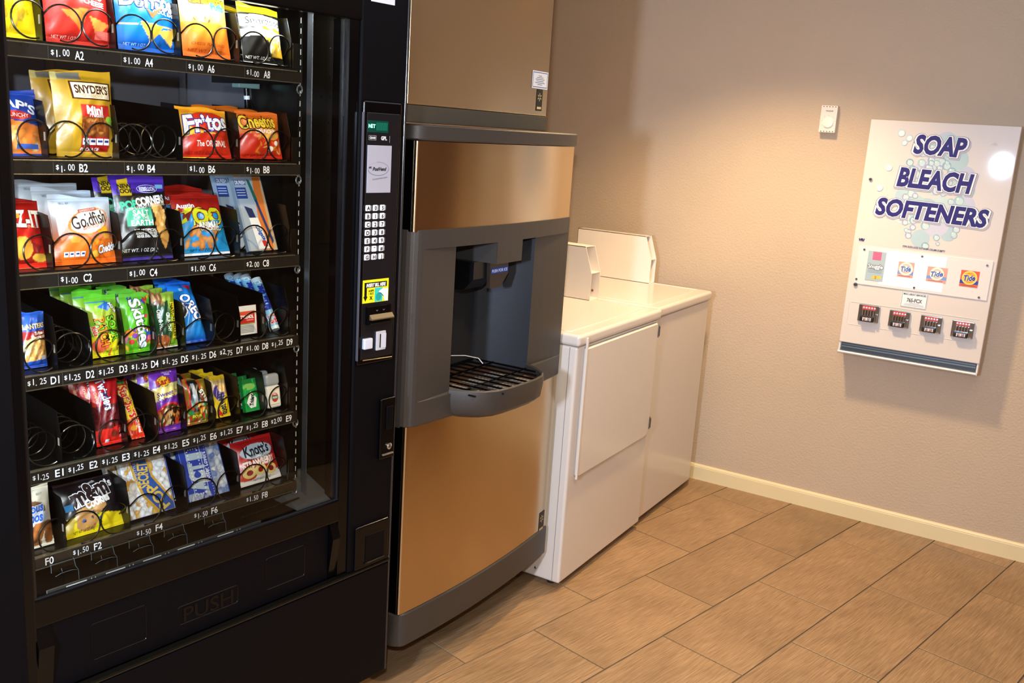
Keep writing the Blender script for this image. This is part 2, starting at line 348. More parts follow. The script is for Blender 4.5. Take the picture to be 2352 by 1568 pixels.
for s, x, z, h, wd in (('SOAP', .838, 1.686, .070, .196), ('BLEACH', .838, 1.549, .071, .285), ('SOFTENERS', .842, 1.420, .066, .428)):
    a = -.030
    D.text(s, x + .003, z - .004, h, '#b9b4bd', 5, a, bold=.125, shear=.12, wide=wd + .022)
    D.text(s, x, z, h, '#55597a', 5.6, a, bold=.11, shear=.12, wide=wd + .018)
    D.text(s, x, z, h, '#f6f3f2', 6.2, a, bold=.095, shear=.12, wide=wd + .014)
    D.text(s, x, z, h * 1.04, '#2a2370', 6.8, a, bold=.045, shear=.12, wide=wd)
D.text('COIN SLIDE LOCKS OUT WHEN COLUMN IS EMPTY', .838, 1.268, .0078, '#3a3a6a', 3, -.02, bold=.03, wide=.165)
D.text('VRI', .590, 1.277, .0105, '#20205a', 3, 0, bold=.06, shear=.3, wide=.024); D.rect(.578, 1.268, .602, 1.2685, '#8a8590', 3)
D.rect(.571, 1.262, 1.108, 1.2625, '#d6cec9', 3)
D.poly([(1.02, 1.70), (1.045, 1.70), (1.034, 1.712)], '#d3cac2', 3)
D.build('printed_lettering', sd)
# product window with four sample packets
MB().box((-.252, SY - .004, 1.088), (.265, SY, 1.249), r=.001).build('window_plate', mat('window_plate_white', '#e8e3e0', .15, coat=.4), sd)
MB().box((-.155, SY - .0046, 1.098), (.095, SY - .004, 1.243)).build('window_bright_card', mat('bright_card', '#ffffff', .6), sd)
FW = lambda x, z, o: (x - .838, SY - .0052 - o, z)
D = Decal(FW)
D.rect(.626, 1.110, .698, 1.235, '#a9bcc4', 1); D.rect(.645, 1.198, .680, 1.233, '#c86a8c', 1.5); D.text('Snuggle', .662, 1.172, .017, '#f7f5f0', 3, 0, bold=.03, wide=.060, outline='#4b5570', ow=.08)
for z in (1.156, 1.150, 1.144): D.rect(.634, z, .690, z + .002, '#8294a0', 2)
D.poly([(.651, 1.117), (.690, 1.121), (.688, 1.133), (.655, 1.130)], '#e8c648', 2); D.text('2', .668, 1.125, .010, '#d84a3a', 3, bold=.04)
D.build('softener_packet_print', sd)
def tide(x0, z0, x1, z1, faded, nm):
    D = Decal(FW); cx, cz = (x0 + x1) / 2, (z0 + z1) / 2; W, H = x1 - x0, z1 - z0
    o, b, y, r = ('#e8a596', '#7f9ad6', '#f6ead8', '#e9b0a0') if faded else ('#e0623a', '#2a4aa8', '#f4c83c', '#e88a2c')
    D.rect(x0, z0, x1, z1, o, 1); D.rect(x0, z0 + H * .18, x1, z0 + H * .40, b, 1.4)
    D.ell(cx, cz + H * .06, H * .43, H * .43, y, 2, 24); D.ring(cx, cz + H * .06, H * .30, H * .30, H * .07, r, 2.6)
    D.ring(cx, cz + H * .06, H * .43, H * .43, H * .045, '#fdf6e2' if faded else '#f7e08a', 2.8)
    D.text('Tide', cx, cz + H * .06, H * .34, '#3a62b8' if faded else '#1f2f86', 4, .12, bold=.03, shear=.25, wide=W * .62, outline='#f8f6f2', ow=.04); D.rect(x0 + W * .1, z0 + H * .07, x1 - W * .15, z0 + H * .10, '#8a5a50', 3)
    D.build(nm, sd)
tide(.752, 1.141, .814, 1.205, True, 'detergent_packet_print'); tide(.866, 1.137, .942, 1.199, True, 'detergent_packet_print'); tide(.993, 1.135, 1.061, 1.201, False, 'detergent_packet_print')
for x, z in ((.607, 1.237), (.592, 1.108), (.838, 1.236), (.826, 1.103), (1.083, 1.230), (1.073, 1.098)):
    MB().lathe([(.0045, 0), (.0042, .002), (.001, .0026)], (0, 0, 0), 1, 12).build('screw', M_CHROME, sd, True, (x - .838, SY - .0065, z))
for x, z, r in ((.590, 1.531, .0075), (.591, 1.083, .009)):
    MB().lathe([(r, .0), (r, -.004), (r * .8, -.006), (r * .75, -.003), (.001, -.003)], (0, 0, 0), 1, 20).build('lock', M_CHROME, sd, True, (x - .838, SY, z))
MB().lathe([(.004, -.004), (.001, -.0045)], (0, 0, 0), 1, 12).build('keyway', mat('keyhole_dark', '#22242c', .4), sd, True, (.591 - .838, SY - .001, 1.083))
MB().lathe([(.0035, -.004), (.001, -.0045)], (0, 0, 0), 1, 12).build('keyway', MATS['keyhole_dark'], sd, True, (.590 - .838, SY - .001, 1.531))
m = MB().box((-.055, SY - .002, 1.018), (.046, SY, 1.081), r=.0008).build('number_plate', mat('plate_white', '#f0eeee', .3), sd)
D = Decal(lambda x, z, o: (x - .838, SY - .0023 - o, z)); D.text('765-FCX', .835, 1.049, .0155, '#55585e', 2, 0, bold=.03, wide=.060); D.text('MAC-GRAY SERVICES', .833, 1.073, .0065, '#3b4260', 2, 0, bold=.03, wide=.088)
D.rect(.786, 1.0195, .880, 1.0203, '#3b4a50', 2); D.rect(.7845, 1.0195, .7855, 1.080, '#3b4a50', 2); D.rect(.881, 1.0195, .882, 1.080, '#3b4a50', 2); D.rect(.786, 1.0795, .880, 1.0803, '#3b4a50', 2)
for z, q in ((1.036, .04), (1.031, .075), (1.026, .08)): D.rect(.835 - q / 2, z, .835 + q / 2, z + .0012, '#9a9ca2', 2)
D.build('plate_lettering', sd)
# recessed coin shelf outline and four coin slides
MB().box((-.255, SY - .0012, 1.006), (.250, SY, 1.0085), r=.0006).build('shelf_ridge', M_WHITE2, sd)
MB().box((-.255, SY - .0012, .908), (.250, SY, .910), r=.0006).build('shelf_ridge', M_WHITE2, sd)
MB().box((-.262, SY - .0012, .912), (-.260, SY, 1.004), r=.0006).build('shelf_ridge', M_WHITE2, sd)
for q, (x0, x1, z0, z1) in enumerate([(.620, .706, .930, 1.004), (.746, .829, .927, .998), (.871, .954, .925, .996), (.992, 1.076, .924, .994)]):
    cx = (x0 + x1) / 2 - .838; cz = (z0 + z1) / 2; W = (x1 - x0) / 2; H = (z1 - z0) / 2
    cs = MB().box((-W, -.010, -H), (W, 0, H), r=.003).build('coin_slide', M_CHROME, sd, True, (cx, SY, cz))
    MB().box((-W * .72, -.024, -H * .92), (W * .55, -.010, -H * .30), r=.003).build('slide_tongue', mat('slide_black', '#17120f', .3), cs, True)
    MB().box((-W * .66, -.0115, H * .42), (W * .62, -.010, H * .90), r=.0008).build('coin_slot_plate', mat('coin_red', '#c23a34', .4), cs)
    MB().box((W * .62, -.022, -H * .85), (W * .92, -.010, H * .1), r=.002).build('slide_guide', M_CHROME, cs, True)
    m = MB()
    for k in range(5):
        xx = -W * .52 + k * W * .26; m.lathe([(.0042, -.0118), (.001, -.0121)], (xx, 0, H * .66), 1, 12, 0)
    m.build('coin_slots', mat('slot_pale', '#cfd3d6', .3, metal=.6), cs)
    m = MB()
    for k in range(5):
        xx = -W * .52 + k * W * .26; m.tube([(xx, -.013, H * .36), (xx, -.0135, -H * .22)], .0033, 8)
    m.build('coin_tracks', M_CHROME, cs, True)
    D = Decal(lambda x, z, o: (x, -.0243 - o, z)); D.rect(-W * .45, -H * .78, W * .35, -H * .42, '#f2efe9', 1); D.ring(-W * .05, -H * .6, W * .42, H * .2, .0012, '#c23a34', 1.6)
    D.text('$1.25', -W * .05, -H * .6, .0085, '#111111', 3, bold=.04, wide=W * .62); D.build('price_print', cs)

# ------------------------------------------------------------------ dryers
def dryer(x0, ya, yb, door, label):
    t = empty('dryer', (x0, ya, 0)); tag(t, label, 'dryer', 'white dryers against the back wall'); W = yb - ya; B = -.69
    zb, zl, zt = .028, .922, .966
    MB().box((B, .004, zb), (0, W - .002, zl), r=.010, seg=3).build('cabinet', M_WHITE, t, True)
    lid = MB().box((B - .01, -.004, zl + .002), (.010, W + .001, zt), r=.013, seg=4).build('top_lid', M_WHITE, t, True)
    # raised rim line pressed into the lid
    MB().tube([(-.60, .035, zt), (-.06, .035, zt), (-.048, .047, zt), (-.048, W - .05, zt), (-.06, W - .036, zt), (-.60, W - .036, zt)], .0028, 6).build('lid_bead', M_WHITE, lid, True)
    for xx, yy in ((-.06, .06), (-.06, W - .06), (B + .06, .06), (B + .06, W - .06)):
        MB().lathe([(.016, 0), (.018, .006), (.018, .02), (.008, .03)], (0, 0, 0), 2, 14).build('foot', mat('foot_black', '#1b1a1a', .6), t, True, (xx, yy, 0))
    MB().box((-.030, .002, zb + .005), (-.0285, .0045, zl - .004)).build('side_seam', mat('seam_shadow', '#8d8a8a', .6), t)
    MB().lathe([(.006, 0), (.005, -.002), (.001, -.003)], (0, 0, 0), 1, 12).build('side_screw', M_CHROME, t, True, (-.10, .004, .065))
    if door:
        d = MB(); y0, y1, z0, z1 = .055, W - .028, .432, .912; r = .035; P = []
        for (cy, cz, a0) in ((y1 - r, z1 - .012, 0), (y0 + .006, z1 - .006, 1), (y0 + r * .4, z0 + r * .4, 2), (y1 - r, z0 + r, 3)):
            rr = {0: .012, 1: .006, 2: r * .4, 3: r}[a0]; cy = {0: y1 - rr, 1: y0 + rr, 2: y0 + rr, 3: y1 - rr}[a0]; cz = {0: z1 - rr, 1: z1 - rr, 2: z0 + rr, 3: z0 + rr}[a0]
            for k in range(6): a = (a0 + k / 5) * PI / 2; P.append((cy + rr * math.cos(a), cz + rr * math.sin(a)))
        n = len(P); cy, cz = (y0 + y1) / 2, (z0 + z1) / 2
        ins = [(cy + (p[0] - cy) * .982, cz + (p[1] - cz) * .984) for p in P]
        V = [(0, *p) for p in P] + [(.007, *p) for p in P] + [(.0125, *p) for p in ins]
        F = [(i, (i + 1) % n, n + (i + 1) % n, n + i) for i in range(n)] + [(n + i, n + (i + 1) % n, 2 * n + (i + 1) % n, 2 * n + i) for i in range(n)] + [tuple(range(2 * n, 3 * n))]
        dd = MB().add(V, F).build('door', M_WHITE, t, True)
        m = MB(); m.tube([(.0008, *p) for p in P + [P[0]]], .0026, 6); m.build('door_gap', mat('gap_shadow', '#9b9490', .6), dd)
        MB().box((.008, .048, .426), (.0165, .058, .952), r=.003).build('door_edge_strip', M_WHITE, dd, True)
        for z in (.877, .485):
            h = MB().box((.001, y1 - .002, z - .026), (.0145, y1 + .007, z + .026), r=.001).build('hinge', mat('hinge_metal', '#8f8e8c', .3, metal=.8), dd)
            MB().tube([(.015, y1 + .0025, z - .02), (.015, y1 + .0025, z + .02)], .003, 8).build('hinge_pin', mat('pin_dark', '#4a4644', .4, metal=.6), h, True)
    # empty coin-meter housing standing at the back of the lid
    mh = MB(); o = -.285
    prof = [(-.40, .0), (0, .0), (0, .113), (-.036, .221), (-.40, .221)]
    yA, yB = (.645, .727) if door else (.566, .626)
    hs = empty('coin_meter_housing', (o, 0, zt)); hs.parent = t
    M_H = mat('housing_enamel', '#e6dcd2', .35, coat=.15)
    for y in (yA, yB): MB().prism([(p[0], p[1]) for p in prof], 1, y, y + .0025).build('side_plate', M_H, hs)
    MB().box((-.40, yA, .2185), (-.0365, yB + .0025, .221)).build('top_plate', M_H, hs)
    MB().box((-.40, yA + .0015, .1115), (-.002, yB + .0005, .1135)).build('middle_shelf', M_H, hs)
    MB().box((-.40, yA, .0), (-.398, yB, .221)).build('back_plate', M_H, hs)
    MB().box((-.40, yA, .0), (-.002, yB, .002)).build('bottom_plate', M_H, hs)
    MB().lathe([(.0055, -.0005), (.0055, .0005), (.001, .0006)], (0, 0, 0), 1, 12).build('bolt_hole', mat('hole_rust', '#8a5638', .6), hs, True, (-.03, yB - .001, .030))
dryer(-.030, -1.475, -.748, True, 'nearer white dryer with hinged front door beside the ice dispenser')
dryer(-.044, -.742, -.112, False, 'farther white dryer with plain front in the corner by the wall')
# ------------------------------------------------------------------ ice dispenser
ice = empty('ice_dispenser', (0, 0, 0)); tag(ice, 'tall stainless and grey ice dispenser between vending machine and dryers', 'ice dispenser')
def bow(y): return -.065 - (.146 if y < -1.85 else .13) * (y + 1.85) ** 2
YL, YR = -2.335, -1.496
def plan(n=14, extra=(), r=.04):
    xc = bow(YL + r); P = [(-.28, YL)]
    for k in range(7): a = k / 6 * PI / 2; P.append((xc - r + r * math.sin(a), YL + r - r * math.cos(a)))
    ys = sorted(set([YL + r + .012 + (YR - .010 - YL - r - .012) * k / n for k in range(n + 1)] + list(extra)))
    P += [(bow(y), y) for y in ys] + [(bow(YR) - .006, YR - .002), (bow(YR) - .014, YR), (-.28, YR)]
    return P
def band(name, z0, z1, m, parent, out=0., lip=.0, r=.04):
    b = MB(); P = plan(r=r); rows = []
    for z, o in ((z0, out - lip), (z0 + lip, out), (z1 - lip, out), (z1, out - lip)) if lip else ((z0, out), (z1, out)):
        rows.append([(x + (o if x > -.27 else 0), y + (-o if y < YL + .02 else (o if y > YR - .004 else 0)), z) for x, y in P])
    b.grid(rows)
    for z, rw in ((z0, rows[0]), (z1, rows[-1])): b.add(rw, [tuple(range(len(rw)))])
    return b.build(name, m, parent, True)
def steel(name, z0, z1):
    o = band(name, z0, z1, M_STEEL, ice, -.004, r=.010)
    MB().box((-.278, YL - .0005 + .003, z0), (bow(YL) - .014, YL + .0045, z1)).build('side_strip', M_GLOSSBLK, o); return o  # black strip: dark reflection of the steel side put into its colour
MB().box((-.78, -2.325, .152), (-.27, -1.505, 1.60)).build('cabinet', M_GREYD, ice)
for x in (-.34, -.74):
    for y in (-2.28, -1.56): MB().lathe([(.018, 0), (.02, .01), (.017, .03), (.02, .153)], (0, 0, 0), 2, 16).build('leg', M_CHROME, ice, True, (x, y, 0))
band('kick_plate', .152, .258, M_GREY, ice, .0, .004)
lp = steel('lower_panel', .260, .826)
up = steel('upper_panel', 1.364, 1.598)
band('top_cap', 1.600, 1.640, M_GREY, ice, .004, .004)
# moulded front with the dispensing recess
HY0, HY1, HZ0, HZ1 = -2.145, -1.722, .893, 1.316
BY0, BY1, BZ = -1.972, -1.832, 1.252       # spout block
def inset(y, z):
    if z < .8935 or z > 1.3165: return 0
    a = min(1, max(0, (y + 2.30) / (HY0 + 2.30))) if y <= HY0 + 1e-6 else min(1, max(0, (-1.50 - y) / (-1.50 - HY1)))
    return .017 * a
zs = [.822, .828, .880, .893, .8945, .95, 1.05, 1.15, BZ, 1.3155, 1.317, 1.345, 1.368]
P = plan(16, (HY0, HY1, BY0, BY1)); V = MB(); rows = []
for z in zs:
    o = -.004 if z in (.822,) else 0
    rows.append([((x - (inset(y, z) if x > -.125 else 0) + (o if x > -.27 else 0)), y, z) for x, y in P])
for j in range(len(zs) - 1):
    for i in range(len(P) - 1):
        ya, yb = P[i][1], P[i + 1][1]; zc = (zs[j] + zs[j + 1]) / 2; yc = (ya + yb) / 2
        if P[i][0] > -.2 and HY0 - 1e-6 < yc < HY1 and zs[j] >= .8929 and zs[j + 1] <= 1.3171:
            if not (BY0 < yc < BY1 and zc > BZ): continue
        a, b_, c, d = rows[j][i], rows[j][i + 1], rows[j + 1][i + 1], rows[j + 1][i]
        if BY0 - 1e-6 < yc < BY1 and zc > BZ and zc < 1.317:
            a, b_, c, d = [(bow(p[1]), p[1], p[2]) for p in (a, b_, c, d)]
        V.add([a, b_, c, d], [(0, 1, 2, 3)])
V.add(rows[0], [tuple(range(len(P)))]); V.add(rows[-1], [tuple(range(len(P)))])
mf = V.build('moulded_front', M_GREY, ice, True)
# recess walls: straight cheeks, concave back
RX = -.325
b = MB(); back = [(bow(HY0) - .017, HY0)] + [(RX + .10, HY0 + .004)] + [(RX + .10 - .10 * math.sin(k / 8 * PI / 2), HY0 + .004 + .12 * (1 - math.cos(k / 8 * PI / 2))) for k in range(1, 9)]
back += [(RX, -1.86)] + [(RX + .07 * (1 - math.cos(k / 8 * PI / 2)), -1.86 + .09 * math.sin(k / 8 * PI / 2)) for k in range(1, 9)] + [(-.17, HY1 - .012), (bow(HY1) - .017, HY1)]
b.grid([[(x, y, z) for x, y in back] for z in (.872, 1.05, 1.2, 1.317)]); b.add([(x, y, 1.317) for x, y in back], [tuple(range(len(back)))])
b.build('recess_liner', mat('recess_grey', '#25262b', .36, bump=.35, bscale=650), mf, True)
b = MB(); b.box((RX + .03, BY0, BZ), (bow(BY0) - .001, BY1, 1.316), r=.0); b.build('spout_block', M_GREY, mf)
b = MB(); b.prism([(RX + .05, BZ), (-.128, BZ), (-.128, 1.20), (-.16, 1.166), (RX + .05, 1.150)], 1, -2.0, -1.90).build('ice_chute', mat('chute_black', '#08080a', .3), mf)
fl = MB().prism([(-1.930, 1.249), (-1.826, 1.249), (-1.822, 1.206), (-1.866, 1.165), (-1.924, 1.168)], 0, -.128, -.116).build('push_flap', mat('flap_brown', '#2a211c', .35), mf)
D = Decal(lambda y, z, o: (-.1157 + o, y, z)); D.rect(-1.922, 1.211, -1.826, 1.228, '#1c46a4', 1); D.text('PUSH FOR ICE', -1.874, 1.2195, .009, '#dfe6f4', 2, .0, bold=.03, wide=.088); D.build('push_label', fl)
# drip tray: bulging rim, skirt, sump and wire grate
rim = [(-.085, -2.160), (-.060, -2.150), (-.030, -2.135), (.004, -2.110), (.027, -2.070), (.036, -2.02), (.041, -1.95), (.043, -1.88), (.037, -1.83), (.020, -1.795), (-.010, -1.768), (-.045, -1.744), (-.078, -1.730)]
def off(P, d):
    o = []
    for i, p in enumerate(P):
        a, c = P[max(0, i - 1)], P[min(len(P) - 1, i + 1)]; tx, ty = c[0] - a[0], c[1] - a[1]; l = math.hypot(tx, ty); o.append((p[0] + ty / l * d, p[1] - tx / l * d))
    return o
b = MB(); inn = off(rim, -.008)
b.grid([[(x, y, .872) for x, y in inn], [(x, y, .902) for x, y in inn], [(x, y, .906) for x, y in off(rim, -.004)], [(x, y, .902) for x, y in rim], [(x, y, .878) for x, y in off(rim, .002)], [(x, y, .858) for x, y in off(rim, -.001)], [(x, y, .838) for x, y in off(rim, -.004)], [(x - .006, y, .822) for x, y in off(rim, -.016)], [(x - .03, y, .810) for x, y in off(rim, -.036)], [(min(x, -.02) - .08, y, .806) for x, y in off(rim, -.05)]])
tr = b.build('drip_tray', M_GREY, mf, True)
b = MB(); b.add([(x, y, .874) for x, y in inn] + [(RX + .02, -1.75, .874), (RX + .02, -2.13, .874)], [tuple(range(len(inn) + 2))]); b.build('tray_floor', M_RUST, tr)
b = MB()
for i in range(15):
    for j in range(9):
        b.box((-.16 + i * .0125, -2.07 + j * .030, .8755), (-.16 + i * .0125 + .008, -2.07 + j * .030 + .012, .878))
b.build('perforated_mesh', mat('mesh_pale', '#85888a', .45, metal=.3), tr)
b = MB()
for k in range(10):
    y = -2.135 + k * .041; xe = .034 if -2.08 < y < -1.82 else (.0 if y > -1.82 else -.01)
    b.tube([(RX + .06, y, .893), (xe, y, .893)], .0032, 6)
for x in (-.20, -.075): b.tube([(x, -2.14, .890), (x, -1.745, .890)], .0038, 6)
b.tube([(RX + .06, -2.135, .892), (RX + .06, -1.766, .892)], .0045, 6)
b.build('wire_grate', M_GLOSSBLK, tr, True)
MB().tube([(-.20, -2.09, .925), (-.235, -2.0, .930), (-.262, -1.93, .932), (-.235, -1.86, .925), (-.20, -1.835, .918), (-.185, -1.83, .902)], .0016, 6).build('sensor_wire', mat('wire_pale', '#d9dadb', .3), mf, True)
def snow(D, cx, cz, s, c1='#2a2926', c2='#c9b67a'):
    D.rect(cx - s * .5, cz - s * .9, cx + s * .5, cz + s * .9, c1, 1)
    for k in range(3): D.rect(cx - s * .33, cz + s * .25 - s * .045, cx + s * .33, cz + s * .25 + s * .045, c2, 2, rot=PI / 2 + k * PI / 3)
    D.ell(cx, cz + s * .25, s * .12, s * .12, c1, 2.4, 10); D.rect(cx - s * .36, cz - s * .75, cx + s * .36, cz - s * .56, c2, 2)
D = Decal(lambda y, z, o: (bow(y) - .0035 + o, y, z)); snow(D, -1.546, .289, .042); D.build('maker_badge', lp)
# ------------------------------------------------------------------ ice maker head standing on the dispenser
hd = empty('ice_maker_head', (-.12, -2.0, 1.640)); tag(hd, 'stainless ice maker head on top of the ice dispenser', 'ice maker')
MB().box((-.60, -.345, .004), (-.004, .354, .60), r=.003).build('cabinet', M_GREYD, hd)
MB().box((-.02, -.356, .047), (.0, .357, .60), r=.004, seg=3).build('front_panel', M_STEEL, hd, True)
MB().box((-.02, -.356, .003), (.001, .357, .047), r=.003).build('base_band', mat('base_band_grey', '#3d3930', .45, bump=.6, bscale=500), hd, True)
MB().box((-.015, .3572, .05), (.0005, .3585, .60)).build('panel_edge', mat('edge_brown', '#5a3a24', .5), hd)
D = Decal(lambda y, z, o: (.0006 + o, y, z))
D.rect(.252, .129, .349, .181, '#ece9e6', 1)
for a in ((.256, .1325, .345, .1345), (.256, .1755, .345, .1775), (.256, .1325, .258, .1775), (.343, .1325, .345, .1775)): D.rect(*a, '#3355a0', 2)
for i, q in enumerate((.02, .04, .055, .045, .06, .03)): D.rect(.3 - q / 2, .166 - i * .0052, .3 + q / 2, .168 - i * .0052, '#6f7a96', 2)
snow(D, .304, .095, .036); D.build('stickers', hd)
# ------------------------------------------------------------------ snack vending machine (local x along the front, y into the machine)
VR = PI / 2 - .14049; VO = (-.07592, -2.41845, 0)
vm = empty('vending_machine', VO, VR); tag(vm, 'tall black glass-front snack vending machine at the left', 'vending machine')
BT = 1.985
def part(b, name, m, parent=vm, sm=False): return b.build(name, m, parent, sm)
# cabinet shell
b = MB(); b.box((-1.06, .095, .14), (-.99, .78, BT)); b.box((-.135, .095, .14), (-.065, .78, BT)); b.box((-.99, .095, 1.90), (-.135, .78, BT)); b.box((-.99, .095, .14), (-.135, .78, .60)); b.box((-.99, .70, .60), (-.135, .78, 1.90))
part(b, 'cabinet', M_BLACK)
b = MB(); b.box((-.99, .40, .602), (-.135, .697, 1.898)); part(b, 'cabinet_back_wall', M_BACK)
b = MB(); b.box((-.165, .07, .62), (-.137, .6, 1.898)); sw = part(b, 'inner_side_wall', M_DARKIN)
for z in (1.80, 1.735, 1.69, 1.63, 1.60, 1.56, 1.50, 1.34):
    for y in (.09, .12)[: 1 + (int(z * 100) % 3 > 0)]: MB().lathe([(.0022, 0), (.001, -.0008)], (0, 0, 0), 0, 8).build('rivet_hole', M_GLOSSBLK, sw, False, (-.1655, y, z))
for x in (-1.02, -.12):
    for y in (.16, .72): MB().lathe([(.022, 0), (.024, .012), (.014, .02), (.014, .142)], (0, 0, 0), 2, 14).build('leg', M_GLOSSBLK, vm, True, (x, y, 0))
# door
b = MB(); b.box((-1.10, 0, 1.862), (0, .03, BT), r=.004); b.box((-1.10, 0, .49), (-.934, .03, 1.864), r=.004)
b.box((-.181, .004, .49), (-.144, .06, 1.864)); part(b, 'door_frame', M_GLOSSBLK)
part(MB().box((-.150, -.002, .487), (-.004, .09, BT), r=.004), 'control_column', M_BLACK)
part(MB().box((-.0075, -.004, .145), (.0, .09, BT), r=.0033, seg=3), 'door_edge_trim', mat('edge_trim', '#1a1a20', .16, spec=.8), vm, True)
part(MB().box((-1.085, -.003, .49), (-.955, .002, BT), r=.002), 'left_door_panel', M_BLACK)
b = MB(); b.box((-.936, .008, .698), (-.928, .03, 1.864)); b.box((-.186, .008, .698), (-.178, .03, 1.864), r=.001); b.box((-.936, .006, .698), (-.178, .0125, .7035), r=.001)
part(b, 'glass_gasket', mat('gasket', '#15161a', .25, spec=.5))
part(MB().box((-.93, .012, .70), (-.182, .016, 1.866)), 'glass_pane', M_GLASS)
part(MB().box((-1.10, .002, .642), (-.178, .022, .700), r=.003), 'door_lower_rail', M_GLOSSBLK)
# delivery door
pd = part(MB().box((-.905, .012, .487), (-.205, .05, .642), r=.003), 'delivery_door', M_BLACK)
def outline(x0, z0, x1, z1, nm, r=.006):
    P = []
    for cx, cz, a0 in ((x1 - r, z1 - r, 0), (x0 + r, z1 - r, 1), (x0 + r, z0 + r, 2), (x1 - r, z0 + r, 3)):
        for k in range(5): a = (a0 + k / 4) * PI / 2; P.append((cx + r * math.cos(a), .0122, cz + r * math.sin(a)))
    MB().tube(P + [P[0]], .0009, 6).build(nm, M_GLOSSBLK, pd, True)
outline(-.395, .524, -.280, .606, 'panel_bead'); outline(-.823, .522, -.703, .603, 'panel_bead'); outline(-.628, .523, -.474, .567, 'push_bead')
V_, F_ = glyphs('PUSH', .01, 0.); xs = .128 / (V_[:, 0].max() - V_[:, 0].min())
b = MB(); zz = .036; b.add([(-.551 + p[0] * xs, .0108, .545 + p[1] * zz) for p in V_], F_); b.add([(-.551 + p[0] * xs, .0124, .545 + p[1] * zz) for p in V_], F_); b.build('push_lettering', M_GLOSSBLK, pd)
for x0, x1 in ((-.935, -.905), (-.205, -.181)):
    b = MB(); b.prism([(.045, .487), (.012, .49), (-.006, .60), (.010, .642), (.045, .642)], 0, x0, x1); part(b, 'door_grip', M_GLOSSBLK)
part(MB().box((-1.09, -.009, .479), (-.006, .012, .487), r=.003), 'kick_trim', mat('kick_trim', '#0c0b08', .2, spec=.5), vm, True)
part(MB().box((-1.09, -.004, .145), (-.006, .09, .474), r=.003), 'kick_panel', M_BLACK)
# coin return
cr = part(MB().box((-.131, -.009, .489), (-.014, -.001, .609), r=.004, seg=3), 'coin_return', M_GLOSSBLK, vm, True)
part(MB().box((-.098, -.011, .502), (-.032, -.0085, .580), r=.0012), 'return_flap', M_BLACK, cr); part(MB().box((-.1, -.0135, .500), (-.030, -.0085, .5035), r=.001), 'flap_lip', M_TRAYBLK, cr)
# lock handle
lk = part(MB().box((-.060, -.012, .781), (-.008, -.001, .946), r=.004, seg=3), 'door_lock', M_GLOSSBLK, vm, True)
part(MB().box((-.043, -.016, .86), (-.020, -.011, .925), r=.003), 'lock_handle', M_BLACK, lk, True)
MB().lathe([(.0088, -.0), (.0088, -.004), (.006, -.006), (.005, -.003), (.001, -.003)], (0, 0, 0), 1, 18).build('lock_cylinder', M_CHROME, lk, True, (-.030, -.012, .815))
part(MB().box((-.052, -.0165, .792), (-.015, -.011, .796), r=.001), 'lock_ledge', mat('ledge_pale', '#8d8576', .3, metal=.6), lk)
# ---- selection console
con = part(MB().box((-.1445, -.010, 1.046), (-.021, -.001, 1.688), r=.006, seg=3), 'selection_console', M_GLOSSBLK, vm, True)
part(MB().box((-.135, -.0115, 1.062), (-.030, -.0095, 1.660), r=.001), 'console_face', mat('console_face', '#101014', .3), con)
part(MB().tube([(-.128, -.0125, 1.060), (-.030, -.0125, 1.056)], .0012, 6), 'console_bottom_line', mat('bottom_line', '#a08c60', .3, metal=.5), con)
part(MB().box((-.1455, -.0115, 1.06), (-.1435, -.004, 1.66), r=.0008), 'console_side_line', mat('side_line', '#70707c', .2, metal=.6), con)
part(MB().box((-.133, -.0122, 1.615), (-.068, -.0112, 1.642)), 'display_window', mat('display_green', '#04352c', .15, emis=.35), con)
CO = lambda x, z, o: (x, -.0124 - o, z)
D = Decal(CO); 
for k, ch in enumerate('NET'): D.text(ch, -.127 + k * .0068, .0 + 1.6295, .0085, mat('led_text', '#7df0c0', emis=2.2), 1, bold=.03)
for k in range(9): D.rect(-.106 + k * .004, 1.620, -.1045 + k * .004, 1.638, mat('led_dim', '#0b6b52', emis=.5), 1)
D.build('display_characters', con)
D = Decal(CO)
for a in ((-.130, 1.607, -.106, 1.6075), (-.130, 1.597, -.106, 1.5975), (-.130, 1.597, -.1295, 1.6075), (-.1065, 1.597, -.106, 1.6075)): D.rect(*a, '#b9b9bd', 1)
D.text('CRANE', -.118, 1.6023, .0050, '#c8c8cc', 2, bold=.05, wide=.019); D.text('GPL', -.0815, 1.6023, .0085, '#c8c8cc', 2, bold=.05, wide=.019); D.rect(-.0635, 1.592, -.0625, 1.608, '#8d8d92', 1)
D.build('maker_marks', con)
part(MB().box((-.132, -.0135, 1.473), (-.0555, -.0112, 1.585), r=.0006), 'silver_plate', mat('silver_plate', '#b4b6c6', .35, metal=.35), con)
D = Decal(lambda x, z, o: (x, -.0137 - o, z)); D.ring(-.0975, 1.530, .034, .0165, .0016, '#6d7084', 1, 40, -PI * .95, PI * .55); D.ring(-.0975, 1.5295, .0335, .0160, .0008, '#9b9eb0', 2, 40, 0, PI)
D.text('PosiVend', -.094, 1.530, .0085, '#15151c', 3, 0, bold=.03, shear=.25, wide=.044); D.text('UPC', -.1235, 1.533, .004, '#15151c', 3, 0, bold=.06, shear=.2, wide=.009); D.text('Guaranteed Delivery System', -.092, 1.508, .0034, '#34343c', 3, .12, wide=.048); D.build('plate_print', con)
KEYS = ['A05', 'B16', 'C27', 'D38', 'E49', 'F*#', 'GHJ']
